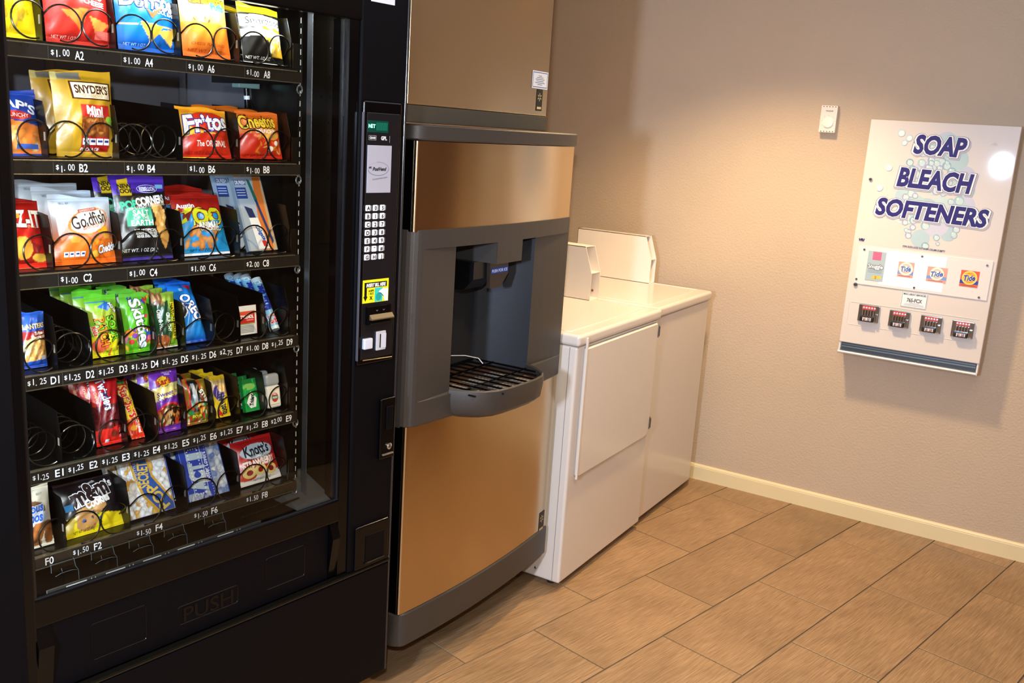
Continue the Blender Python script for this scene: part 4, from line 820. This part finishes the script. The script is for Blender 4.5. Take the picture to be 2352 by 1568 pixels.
behind(o2, -.012, .055, .004, 'orange cheese snack bag close behind the front one in the second row', .06); behind(o2, -.02, .13, .008, 'orange cheese snack bag farthest back in the second row', -.1)
# ---- row C
pkg('cracker_bag', 'bag', -.958, -.834, 1.329, 1.455, .098, .140, [('fill', '#c41c14'), ('grad', .75, 1, '#c01a14', '#7a120c'), ('poly', [(.35, .10), (.60, .42), (.95, .30), (.75, .05)], '#8c140e'), ('ell', .62, .28, .16, .16, '#eaa03a'), ('ell', .88, .14, .12, .06, '#e0b040'), ('below', .06, 0, 0, '#d02818')], [('CHEEZ-IT', .52, .70, .26, '#f6ede2', dict(bold=.04, wide=.96, outline='#7a120c', ow=.03)), ('e', .60, .735, .05, .04, '#e8902c', 6), ('ORIGINAL', .74, .585, .05, '#e8c0a0')], 'red cheese cracker bag at the left of the third row', seed=12, T=.032)
o = pkg('cracker_bag', 'bag', -.822, -.700, 1.330, 1.460, .098, .122, [('fill', '#e8721c'), ('grad', .34, .75, '#ea741e', '#c9d2dc'), ('grad', .75, 1, '#c9d2dc', '#b8c4d2'), ('grad', 0, .34, '#e6641a', '#ee7c24'), ('ell', .56, .62, .36, .19, '#e88a3a', .25), ('ell', .57, .625, .32, .165, '#f4efe8', .25), ('ell', .30, .36, .08, .045, '#f4a03a'), ('ell', .84, .40, .07, .04, '#f6b23c'), ('ell', .62, .32, .08, .05, '#f4a030'), ('ell', .62, .14, .07, .05, '#f6b43a')], [('GOLDFISH', .55, .66, .20, '#3a2a1e', dict(wide=.60, shear=.05, rot=.22, bold=.02)) if False else ('Goldfish', .56, .655, .21, '#3a2a22', dict(wide=.60, shear=.05, rot=.20, bold=.01)), ('r', .40, .77, .72, .815, '#c0481c', 3, .12), ('PEPPERIDGE FARM', .56, .793, .035, '#f6ece0', dict(rot=.16, wide=.28, lay=5)), ('BAKED', .56, .545, .06, '#e07a4a', dict(rot=.2)), ('Cheddar', .86, .235, .13, '#ffffff', dict(bold=.03, shear=.2, rot=.20, outline='#5a2412', ow=.04, wide=.40)), ('SELL BY', .22, .90, .035, '#5a6470'), ('e', .80, .49, .075, .055, '#f4b020', 3, .5), ('p', [(.70, .40), (.76, .47), (.66, .50)], '#f4b020', 3)] + nfacts(.12, .115, .34), 'orange and silver fish-shaped cracker bag at the front of the third row', 'cracker bag', seed=13)
behind(o, -.012, .045, .010, 'silver-topped cracker bag second from the front in the third row', .08); behind(o, -.020, .095, .020, 'silver-topped cracker bag third from the front in the third row', -.06)
o = pkg('corn_chip_bag', 'bag', -.690, -.573, 1.330, 1.496, .098, .134, [('fill', '#141414'), ('above', .79, .04, 0, '#4b2a9c'), ('rect', .12, .78, .32, 1, '#c8a41c'), ('rect', .16, .40, .62, .62, '#45b48c'), ('poly', [(.62, .68), (.86, .66), (.96, .50), (.80, .36), (.70, .44)], '#e8b45a'), ('poly', [(.68, .38), (.86, .46), (.98, .28), (.86, .12), (.78, .20)], '#d8a050'), ('blobs', .66, .42, .92, .64, 10, .05, .03, ['#f4d490', '#e0a050']), ('below', .03, 0, 0, '#3a2a80')], [('NEW', .22, .895, .08, '#2a2410', dict(bold=.03)), ('LOOK!', .22, .835, .075, '#2a2410', dict(bold=.03)), ('REBELLION', .62, .855, .075, '#eceaf4', dict(bold=.03, wide=.30)), ('o', .62, .855, .20, .075, .008, '#eceaf4'), ('POP', .22, .665, .14, '#3cb48c', dict(bold=.05, rot=.12, wide=.28)), ('CORNERS', .64, .715, .14, '#f0f0ee', dict(bold=.05, rot=.12, wide=.60)), ('CRISPY & CRUNCHY POPPED CORN CHIPS', .56, .64, .045, '#e8e8e4', dict(rot=.12, wide=.78, bold=.01)), ('SALT', .40, .565, .095, '#f4f4ee', dict(bold=.03)), ('OF THE', .40, .505, .06, '#f4f4ee', dict(bold=.02)), ('EARTH', .41, .445, .095, '#f4f4ee', dict(bold=.03)), ('NO ARTIFICIAL', .46, .355, .045, '#e8e8e4', dict(bold=.03)), ('ALWAYS GLUTEN FREE', .47, .318, .045, '#e8e8e4', dict(bold=.03, wide=.42)), ('NEVER EVER FRIED', .48, .281, .045, '#e8e8e4', dict(bold=.03, wide=.40)), ('NET WT. 1 OZ (28g)', .36, .12, .06, '#e8e8e4', dict(wide=.66)), ('r', .80, .86, .96, .91, '#7ab4d8', 3)], 'black and purple popped corn chip bag in the third row', seed=14, T=.030)
behind(o, -.014, .055, .0, 'purple-topped corn chip bag behind the black one in the third row', .10)
o = pkg('animal_cracker_bag', 'bag', -.551, -.432, 1.331, 1.458, .100, .150, [('fill', '#1e8ccc'), ('above', .68, -.02, 0, '#a01c14'), ('blobs', .06, .10, .95, .46, 12, .13, .055, ['#d8904a', '#cc8440', '#e0a05c']), ('rect', 0, 0, 1, .04, '#e8ecf2')], [('ZOO', .48, .62, .30, '#c8cc1e', dict(bold=.06, wide=.96, outline='#6a1a10', ow=.04)), ('ANIMAL', .60, .47, .11, '#f4f2ea', dict(bold=.04, wide=.46, outline='#1a1a1a', ow=.05)), ('CRACKERS', .60, .405, .075, '#f4f2ea', dict(bold=.03, wide=.42, outline='#1a1a1a', ow=.05)), ('Austin', .22, .80, .09, '#dfe8f0', dict(bold=.03)), ('NET WT 2 OZ', .40, .08, .05, '#0c3a60', dict(wide=.45))], 'red and blue animal cracker bag in the third row', 'cracker bag', seed=15, T=.028)
behind(o, -.004, .05, .012, 'red-topped animal cracker bag behind the front one in the third row', .1)
o = pkg('toothbrush_kit', 'slab', -.385, -.305, 1.331, 1.494, .100, .172, [('fill', '#a8b8c8'), ('poly', [(.50, 0), (.70, 1), (1, 1), (1, 0)], '#d8762c'), ('poly', [(.86, 0), (.94, 1), (1, 1), (1, 0)], '#c8a878'), ('rect', 0, 0, .08, 1, '#8fa2b6')], [('r', .06, .885, .44, .95, '#28408c', 2), ('DR.FRESH', .25, .918, .11, '#e8eef6', dict(bold=.04, wide=.34)), ('r', .04, .70, .40, .85, '#2c4690', 2), ('r', .07, .81, .36, .82, '#c8d4e8', 3), ('r', .07, .775, .36, .785, '#c8d4e8', 3), ('r', .07, .74, .36, .75, '#c8d4e8', 3), ('p', [(.48, .96), (.58, .94), (.70, .68), (.60, .66)], '#1e6a60', 3), ('p', [(.60, .68), (.68, .68), (.92, .12), (.86, .08)], '#22386c', 3), ('p', [(.20, .60), (.44, .56), (.52, .40), (.34, .36)], '#1e2a58', 4), ('p', [(.26, .44), (.56, .44), (.72, .02), (.34, .02)], '#f2f2f2', 5), ('Colgate', .54, .24, .13, '#2c5cb4', dict(rot=-1.2, wide=.22, bold=.04, lay=7)), ('p', [(.50, .13), (.64, .13), (.68, .05), (.54, .05)], '#c8282c', 7)], 'travel toothbrush and toothpaste kit at the front of the third row', 'toothbrush kit', T=.010, seed=16)
behind(o, -.020, .045, .0, 'travel toothbrush kit leaning behind the front kit in the third row', .04)
# ---- row D
pkg('peanut_packet', 'bar', -.900, -.846, 1.135, 1.246, .098, .106, [('fill', '#1c4cb4'), ('grad', .7, 1, '#1a48b0', '#2c62cc'), ('rect', 0, .50, 1, .66, '#84181c'), ('ell', .55, .30, .50, .26, '#d8a860'), ('blobs', .15, .12, .95, .5, 40, .11, .045, ['#d8a45a', '#e6bc7c', '#c48e46', '#eccb94']), ('below', .10, .04, .02, '#2050b8')], [('PLANTERS', .48, .75, .17, '#e8cf7a', dict(bold=.03, wide=.86, rot=.03)), ('Salted', .68, .63, .12, '#f2ead8', dict(bold=.03)), ('Peanuts', .64, .565, .13, '#f2ead8', dict(bold=.03)), ('r', .72, .14, .90, .22, '#c8d4f0', 3)], 'blue salted peanut packet at the left of the fourth row', 'peanut packet', seed=17, T=.030)
o = pkg('sour_candy_bag', 'bag', -.760, -.694, 1.136, 1.260, .098, .118, [('fill', '#74b41e'), ('grad', .6, 1, '#a8a832', '#58c030'), ('below', .34, -.04, .06, '#e6d820'), ('ell', .30, .20, .26, .12, '#e0603a'), ('blobs', .1, .03, .95, .12, 8, .1, .03, ['#b8cc20', '#d8742c']), ('poly', [(.3, .82), (.6, .75), (.8, .86), (.6, .90)], '#2468c0')], [('PATCH', .36, .42, .25, '#f08a1c', dict(rot=-1.38, wide=.46, bold=.04, outline='#1c1c0c', ow=.05)), ('SOUR', .70, .46, .25, '#78c828', dict(rot=-1.38, wide=.42, bold=.04, outline='#1c1c0c', ow=.05)), ('Kids', .14, .44, .12, '#e03a2a', dict(rot=-1.38, bold=.04, outline='#f4f0e0', ow=.05)), ('AQUA', .78, .80, .09, '#f2f2e8', dict(rot=-1.0, bold=.05, outline='#2a1a10', ow=.06))], 'green and yellow sour candy bag at the front of the fourth row', 'candy bag', seed=18, T=.030)
for k, (q, l) in enumerate([('second', .06), ('third', -.05), ('fourth', .04)]): behind(o, -.004 - .002 * k, .045 * (k + 1), .003 + .001 * k, 'green sour candy bag %s from the front in the fourth row' % q, l)
o = pkg('fruit_candy_bag', 'bag', -.688, -.622, 1.135, 1.256, .098, .116, [('fill', '#5ab41e'), ('grad', .8, 1, '#48a018', '#64b838'), ('blobs', .05, .06, .95, .42, 26, .09, .045, ['#d8322c', '#f0a020', '#7a3aa0', '#3a9a3a', '#e88ab0', '#f0d838']), ('poly', [(.55, .42), (.98, .30), (.98, .12)], '#2c6cc8'), ('blobs', .2, .84, .95, .96, 8, .07, .035, ['#3a3aa8', '#c8322c', '#e8a030'])], [('Skittles', .54, .50, .36, '#eef4f8', dict(rot=-1.42, wide=.86, bold=.035, outline='#2a5a2a', ow=.03)), ('e', .16, .36, .10, .10, '#f0a020', 3), ('e', .30, .30, .08, .08, '#7a3aa0', 3), ('e', .2, .2, .08, .08, '#c8322c', 3), ('e', .82, .24, .09, .09, '#e86a70', 3), ('e', .74, .62, .06, .06, '#d83a50', 3)], 'green fruit candy bag at the front of the fourth row', 'candy bag', seed=19, T=.026)
for k, q in enumerate(('second', 'third', 'fourth')): behind(o, -.004, .042 * (k + 1), .002 * k, 'green fruit candy bag %s from the front in the fourth row' % q, .05 * (-1) ** k)
o = pkg('granola_bar', 'bar', -.619, -.566, 1.136, 1.257, .098, .114, [('fill', '#1c4a2c'), ('grad', .0, .3, '#123a22', '#1c4a2c'), ('col', .86, 0, .20, '#7aa428'), ('above', .80, .05, 0, '#8cac38'), ('rect', .0, .80, .42, 1, '#8a5a34'), ('blobs', 0, .78, .40, .98, 10, .08, .04, ['#c89a68', '#7a4a28']), ('ell', .30, .12, .32, .12, '#a8582c'), ('blobs', .02, .02, .6, .2, 10, .14, .03, ['#c07a44', '#7c3c1c', '#d89a60']), ('rect', 0, 0, 1, .02, '#d8d0c8')], [('Oats & Honey', .22, .46, .15, '#f2f2ea', dict(rot=-1.5, wide=.46, bold=.02)), ('CRUNCHY', .56, .46, .14, '#e8f0d0', dict(rot=-1.5, wide=.34, bold=.03)), ('r', .72, .16, .94, .80, '#e8d020', 2), ('NATURE VALLEY', .83, .48, .16, '#1c3a1c', dict(rot=-1.5, wide=.60, bold=.04, lay=4))], 'dark green oat granola bar at the front of the fourth row', 'granola bar', seed=20, T=.022)
behind(o, -.004, .035, .003, 'dark green granola bar second from the front in the fourth row', .06); behind(o, -.006, .072, .004, 'dark green granola bar third from the front in the fourth row', -.04)
o = pkg('cookie_sleeve', 'bar', -.550, -.489, 1.137, 1.262, .102, .176, [('fill', '#1c84d8'), ('grad', .0, .12, '#1440b0', '#1c84d8'), ('grad', .8, 1, '#1c80d4', '#1a5cc8'), ('ell', .12, .50, .22, .13, '#f2f2ee'), ('ell', .10, .49, .20, .11, '#1c2028'), ('ell', .08, .48, .12, .06, '#4a5058')], [('OREO', .52, .52, .34, '#f4f6fa', dict(rot=-1.22, wide=.46, bold=.04, outline='#142c8c', ow=.05)), ('p', [(.52, .90), (.86, .90), (.72, .80)], '#d8222c', 3), ('r', .30, .80, .44, .85, '#8ab4e0', 3)], 'bright blue chocolate cookie sleeve at the front of the fourth row', 'cookie pack', seed=21, T=.044, sag=.02)
behind(o, -.004, .045, .002, 'bright blue chocolate cookie sleeve behind the front one in the fourth row', .08)
pkg('pain_relief_packet', 'slab', -.410, -.361, 1.139, 1.206, .098, .104, [('fill', '#e2e2dc'), ('rect', 0, .40, .88, .80, '#c82820'), ('rect', 0, .70, .88, .80, '#d8502c'), ('rect', 0, .36, .88, .39, '#9aa858'), ('rect', .05, .06, .8, .33, '#c4c4be')], [('TYLENOL', .44, .62, .16, '#ffffff', dict(bold=.04, wide=.74)), ('CAPLETS', .60, .50, .07, '#f6e6e0')] + [('r', .08, .08 + k * .055, .82, .095 + k * .055, '#8c8c88', 2) for k in range(5)], 'small white and red pain relief packet in the fourth row', 'medicine packet', seed=22, T=.004, res=(40, 50))
o = pkg('mint_roll', 'roll', -.318, -.294, 1.138, 1.250, .104, .182, [('fill', '#7cc0e4'), ('rect', 0, 0, 1, .05, '#d8ecf4'), ('rect', 0, .93, 1, 1, '#d8ecf4'), ('blobs', .1, .1, .9, .9, 14, .12, .03, ['#a8dcf0', '#58a8d8', '#e8f6fa'])], [('mentos', .5, .62, .55, '#1c2c9c', dict(rot=-1.5, wide=.52, bold=.07)), ('Mint', .5, .20, .34, '#d8384c', dict(rot=-1.5, wide=.20, bold=.04, outline='#f4f6fa', ow=.06)), ('e', .5, .9, .2, .2, '#ffffff', 2)], 'pale blue mint roll at the front right of the fourth row', 'mint roll', 'mint rolls', seed=23, T=.024, res=(24, 60))
for k, (q, dx, dy) in enumerate((('second', -.010, .030), ('third', -.008, .062), ('fourth', -.012, .094))): behind(o, dx, dy, .004 - .003 * k, 'pale blue mint roll %s from the front in the fourth row' % q)
# ---- row E
o = pkg('licorice_bag', 'bar', -.754, -.695, .946, 1.085, .098, .124, [('fill', '#a81418'), ('rect', 0, .22, 1, .60, '#4a1216'), ('blobs', .05, .22, .95, .58, 60, .16, .012, ['#7a2228', '#5c161c', '#94343a']), ('below', .24, .03, 0, '#d8241c'), ('ell', .62, .16, .12, .06, '#7a2a1c'), ('rect', 0, .60, .24, 1, '#b8281c')], [('Twizzlers', .44, .76, .32, '#e8eef6', dict(rot=-1.42, wide=.46, bold=.03, outline='#30346c', ow=.03)), ('CHERRY', .14, .72, .08, '#f0c8a0', dict(rot=-1.42, bold=.02)), ('Strawberry', .86, .16, .09, '#f0d8d0', dict(rot=-1.42, wide=.14)), ('r', .30, .04, .44, .09, '#d0d8e0', 3)], 'red strawberry licorice bag at the front of the fifth row', 'candy bag', seed=24, T=.022)
for k, q in enumerate(('second', 'third', 'fourth')): behind(o, -.005 - .003 * k, .038 * (k + 1), -.003 * k, 'red licorice bag %s from the front in the fifth row' % q, .05 * (-1) ** k)
o = pkg('fruit_chew_stick', 'bar', -.676, -.646, .945, 1.060, .100, .180, [('fill', '#f0c820'), ('grad', 0, .3, '#d82c1c', '#e8541c'), ('rect', 0, .86, 1, 1, '#c8202c'), ('rect', .2, .90, .8, .97, '#3c8a3c')], [('Starburst', .50, .56, .62, '#d8281c', dict(rot=-1.5, wide=.58, bold=.03, outline='#f6ecc8', ow=.03)), ('Original', .70, .18, .26, '#f6f0e8', dict(rot=-1.5, wide=.20, bold=.03)), ('e', .3, .16, .2, .2, '#f0a838', 3)], 'yellow and red fruit chew stick in the fifth row', 'candy', seed=25, T=.020, sag=0)
behind(o, -.016, .016, .006, 'fruit chew stick with a white side behind the yellow one in the fifth row', .5)
o = pkg('trail_mix_bag', 'bag', -.625, -.557, .945, 1.082, .098, .122, [('fill', '#6c2ca0'), ('band', .60, .08, .02, .105, '#d8c878'), ('ell', .55, .26, .48, .22, '#c8282c'), ('ell', .55, .25, .44, .20, '#4a2a14'), ('blobs', .16, .10, .92, .38, 50, .08, .04, ['#e0bc84', '#b87a3c', '#2a1a14', '#c83c20', '#e8d8a8', '#8c2a1c', '#e08a3c']), ('below', .07, .04, .02, '#7a34ac')], [('e', .42, .82, .24, .17, '#e8b428', 2), ('o', .42, .82, .24, .17, .02, '#5a1c18'), ("Kar's", .42, .82, .19, '#a8281c', dict(bold=.04, rot=.10, shear=.1, lay=4)), ('GLUTEN', .62, .955, .065, '#e8d8f0'), ('FREE', .62, .92, .065, '#e8d8f0'), ("Sweet 'n", .50, .635, .15, '#5a2488', dict(rot=.12, wide=.74, shear=.2, bold=.01)), ('Salty Mix', .52, .55, .15, '#5a2488', dict(rot=.12, wide=.78, shear=.2, bold=.01))], 'purple sweet and salty trail mix bag at the front of the fifth row', 'trail mix bag', seed=26, T=.026)
behind(o, -.006, .042, .003, 'purple trail mix bag second from the front in the fifth row', .06); behind(o, -.010, .085, .004, 'purple trail mix bag third from the front in the fifth row', -.05)
o = pkg('gummy_candy_bag', 'bag', -.548, -.487, .948, 1.050, .098, .116, [('fill', '#8c7020'), ('rect', .16, .30, .56, .98, '#1c1a18'), ('rect', .27, .50, .42, .9, '#a8b0b8'), ('col', .16, 0, .025, '#c8281c'), ('col', .56, .05, .025, '#c8281c'), ('blobs', .05, .06, .80, .52, 40, .09, .04, ['#e8502c', '#f0c82c', '#3a9a3a', '#f0e8c8', '#d8282c', '#2c8a5a']), ('rect', 0, 0, .05, 1, '#a83020')], [('STRIPS', .74, .58, .17, '#f4f0e4', dict(rot=-1.05, wide=.40, bold=.05, outline='#181410', ow=.07)), ('SOUR', .38, .20, .10, '#f0d838', dict(bold=.05, outline='#3a2a10', ow=.05))], 'gold and black gummy candy bag at the front of the fifth row', 'candy bag', seed=27, T=.028)
behind(o, -.006, .05, .003, 'gold gummy candy bag behind the front one in the fifth row', .08)
o = pkg('fruit_cookie_pack', 'bar', -.470, -.432, .950, 1.041, .100, .128, [('fill', '#e8c81e'), ('rect', 0, .55, 1, .95, '#c0a070'), ('ell', .35, .60, .30, .2, '#4a3484'), ('ell', .55, .72, .25, .12, '#dcb878'), ('above', .90, 0, 0, '#d8b020')], [('Newtons', .52, .33, .42, '#2c2a3c', dict(rot=-1.35, wide=.52, bold=.03, shear=.1)), ('p', [(.12, .08), (.5, .02), (.2, .22)], '#d8282c', 3)], 'yellow fig cookie pack at the front of the fifth row', 'cookie pack', seed=28, T=.018, sag=.0)
behind(o, -.006, .034, .0, 'yellow fig cookie pack second from the front in the fifth row', .05); behind(o, -.010, .07, .0, 'yellow fig cookie pack third from the front in the fifth row', -.05)
o = pkg('gum_pack', 'slab', -.394, -.353, .949, 1.024, .100, .120, [('fill', '#149a44'), ('rect', 0, .86, 1, 1, '#0c6c2c'), ('ell', .45, .76, .42, .10, '#7ab85a'), ('blobs', .05, .1, .95, .95, 14, .10, .05, ['#22ac54', '#108838'])], [('p', [(.14, .28), (.50, .62), (.84, .38), (.72, .12), (.36, .10)], '#eef2ec', 2), ('Trident', .50, .35, .26, '#142c20', dict(rot=-1.5, rot_=0) if False else dict(rot=1.35, wide=.36, bold=.05, shear=.1)), ('r', .2, .08, .9, .085, '#0a5a24', 3)], 'green mint gum pack at the front of the fifth row', 'gum pack', seed=29, T=.012, res=(44, 60))
behind(o, -.006, .03, .0, 'green mint gum pack second from the front in the fifth row', .03); behind(o, -.012, .062, .0, 'green mint gum pack third from the front in the fifth row', -.03)
# travel bottle with a frosted cap
def bottle(x, y, z, label):
    t = empty('travel_bottle', (0, 0, 0)); t.matrix_world = VMAT @ Matrix.Translation((x, y, z)) @ Matrix.Rotation(-.16, 4, 'X'); tag(t, label, 'bottle', 'travel bottles in the fifth row')
    MB().box((-.0200, -.010, 0), (.0200, .010, .055), r=.006, seg=3).build('bottle_body', mat('bottle_white', '#e6e2da', .3), t, True)
    MB().box((-.0204, -.0104, .054), (.0204, .0104, .084), r=.008, seg=4).build('bottle_cap', mat('frosted_cap', '#9aa0a4', .25, spec=.6), t, True)
    D = Decal(lambda a, q, o: (a, -.0101 - o, q)); D.rect(-.014, .006, .014, .046, '#ece7d8', 1); D.ell(.001, .026, .0095, .0115, '#c8343a', 2); D.rect(-.008, .022, .010, .030, '#3a8a4a', 3); D.text('ALL', .001, .0345, .004, '#ffffff', 3, bold=.04); D.text('FRESH', .001, .026, .0045, '#ffffff', 4, bold=.03, wide=.014); D.rect(-.013, .0085, .013, .010, '#b8a878', 2); D.build('bottle_print', t)
for k, q in enumerate(('at the front', 'second from the front', 'third from the front', 'fourth from the front')): bottle(-.313 - .006 * k, .100 + .034 * k, .947, 'small travel bottle with frosted cap %s of the fifth row' % q)
# ---- row F
pkg('cookie_bag', 'bag', -.958, -.850, .762, .890, .098, .116, [('fill', '#cfc9b4'), ('grad', .75, 1, '#c8c4b0', '#d8d4c4'), ('ell', .55, .62, .34, .16, '#6a4a34'), ('ell', .55, .50, .36, .14, '#b8c8e0'), ('blobs', .3, .06, .98, .40, 14, .16, .09, ['#8a5024', '#a4642e', '#6a3a1a'])], [('Famous', .55, .67, .16, '#2c5cb8', dict(bold=.04, shear=.2, wide=.60, outline='#e8e8e0', ow=.04)), ('Amos', .58, .53, .18, '#2c5cb8', dict(bold=.04, shear=.2, wide=.44, outline='#e8e8e0', ow=.04)), ('BEST', .80, .86, .04, '#5a5a50')], 'cream cookie bag at the left of the bottom snack row', 'cookie bag', seed=30, T=.030)
pkg('cookie_bag', 'bag', -.824, -.699, .760, .862, .098, .156, [('fill', '#1c1418'), ('below', .34, -.10, .03, '#e8cc14'), ('ell', .50, .40, .17, .12, '#c08a4a'), ('ell', .34, .34, .16, .12, '#c8965a'), ('ell', .36, .20, .18, .14, '#c08c50'), ('ell', .62, .44, .12, .08, '#c89458'), ('blobs', .22, .12, .6, .46, 16, .025, .02, ['#3a9a3a', '#d8322c', '#2c6cc8', '#f0a020', '#5a2a14'])], [('m&m', .52, .73, .30, '#2a1a18', dict(bold=.05, wide=.68, outline='#ece8e2', ow=.035, rot=.20)), ("'s", .90, .82, .14, '#ece8e2', dict(bold=.04, rot=.2)), ('made with', .52, .88, .05, '#d8d4cc', dict(rot=.16)), ('Cookies', .60, .54, .15, '#f2eee6', dict(bold=.05, wide=.46, rot=.18)), ('r', .06, .46, .18, .58, '#3a8ac8', 3), ('NET WT 1.6 OZ (45g)', .30, .08, .055, '#4a3c08', dict(rot=.06, wide=.36))], 'dark and yellow chocolate candy cookie bag in the bottom snack row', 'cookie bag', seed=31, T=.028)
o = pkg('microwave_popcorn_pack', 'slab', -.686, -.582, .762, .876, .098, .146, [('fill', '#c98f3c'), ('blobs', 0, 0, 1, 1, 230, .085, .06, ['#eceef0', '#e2e4e6', '#f2f2f2', '#e6e2da', '#eceae6', '#d8a858']), ('poly', [(.20, 1), (.62, 1), (.66, .7), (1, .16), (1, 0), (.60, 0), (.34, .35), (.24, .70)], '#c89a30'), ('poly', [(.25, 1), (.58, 1), (.62, .66), (1, .10), (1, 0), (.68, 0), (.40, .36), (.29, .70)], '#2c5098')], [('SECRET', .44, .72, .23, '#d8b450', dict(rot=1.45, wide=.46, bold=.03)), ('POP', .64, .30, .26, '#d8b450', dict(rot=2.1, wide=.26, bold=.03)) if False else ('POP', .66, .28, .24, '#d8b450', dict(rot=2.0, bold=.03)), ('HOMESTYLE', .29, .78, .06, '#e0d0a0', dict(rot=1.5))], 'blue and gold microwave popcorn pack in the bottom snack row', 'popcorn pack', seed=32, T=.014, res=(90, 100))
behind(o, -.020, .03, .0, 'blue and gold microwave popcorn pack behind the front one', .0)
dots = [('e', .20, .12 + k * .065, .016, .016, '#e8ecf4', 3) for k in range(13)] + [('e', .44, .12 + k * .065, .016, .016, '#e8ecf4', 3) for k in range(13)] + [('e', .24 + k * .06, .10, .016, .016, '#e8ecf4', 3) for k in range(4)] + [('e', .62, .03 + k * .05, .010, .010, '#e8ecf4', 3) for k in range(19)] + [('e', .24 + k * .06, .93, .016, .016, '#e8ecf4', 3) for k in range(4)]
o = pkg('microwave_popcorn_pack', 'slab', -.546, -.440, .764, .878, .098, .150, [('fill', '#2c44a8'), ('rect', .66, 0, 1, 1, '#8c98b0'), ('blobs', .70, .0, 1, 1, 60, .08, .05, ['#ccd4e0', '#bcc6d8', '#dce2ea', '#a4b0c8', '#7088c0']), ('blobs', 0, 0, .6, .12, 16, .09, .04, ['#b8c0cc', '#a0aabc']), ('rect', .165, .07, .172, .96, '#dfe4f0'), ('rect', .47, .07, .477, .96, '#dfe4f0'), ('rect', .51, .05, .516, 1, '#dfe4f0')], [('ACT II', .32, .50, .34, '#b8c8d0', dict(rot=1.52, wide=.72, bold=.08)), ('Butter Lovers', .56, .56, .10, '#e8ecf4', dict(rot=1.52, wide=.56, bold=.02))] + dots, 'blue microwave popcorn pack with movie marquee lettering in the bottom snack row', 'popcorn pack', seed=33, T=.014, res=(90, 100))
behind(o, -.020, .03, .0, 'blue microwave popcorn pack behind the marquee one', .0)
o = pkg('jam_cookie_bag', 'bag', -.405, -.288, .763, .864, .098, .148, [('fill', '#b81c20'), ('below', .10, .0, 0, '#f0ece4'), ('ell', .52, .68, .40, .17, '#c4d4e4'), ('band', .44, .05, 0, .05, '#c82424'), ('rect', 0, .0, 1, .02, '#c02020'), ('below', .18, .02, .03, '#efe9df'), ('ell', .18, .16, .20, .07, '#c8442c')], [("Knott's", .50, .72, .22, '#14141c', dict(bold=.025, wide=.62, shear=.1, rot=.06)), ('BERRY FARM', .48, .60, .06, '#24242c', dict(rot=.06, wide=.34)), ('Premium Cookies', .52, .535, .08, '#24242c', dict(rot=.08, wide=.60, shear=.2)), ('STRAWBERRY', .50, .44, .14, '#f4f0ea', dict(bold=.05, wide=.80, rot=.06)), ('Shortbread', .56, .375, .06, '#f4d8d0', dict(rot=.06)), ('e', .22, .25, .15, .11, '#e0c87a', 4), ('e', .47, .27, .15, .11, '#e4cc80', 5), ('e', .76, .24, .14, .11, '#e0c87a', 5), ('e', .22, .25, .065, .055, '#8c1c1c', 6), ('e', .47, .27, .065, .055, '#8c1c1c', 6), ('e', .76, .24, .065, .055, '#8c1c1c', 6), ('NET WT 2 OZ', .52, .08, .05, '#6a5a50')], 'red and pale blue strawberry cookie bag in the bottom snack row', 'cookie bag', seed=34, T=.028)
behind(o, -.010, .045, .006, 'red strawberry cookie bag behind the front one in the bottom snack row', .05)
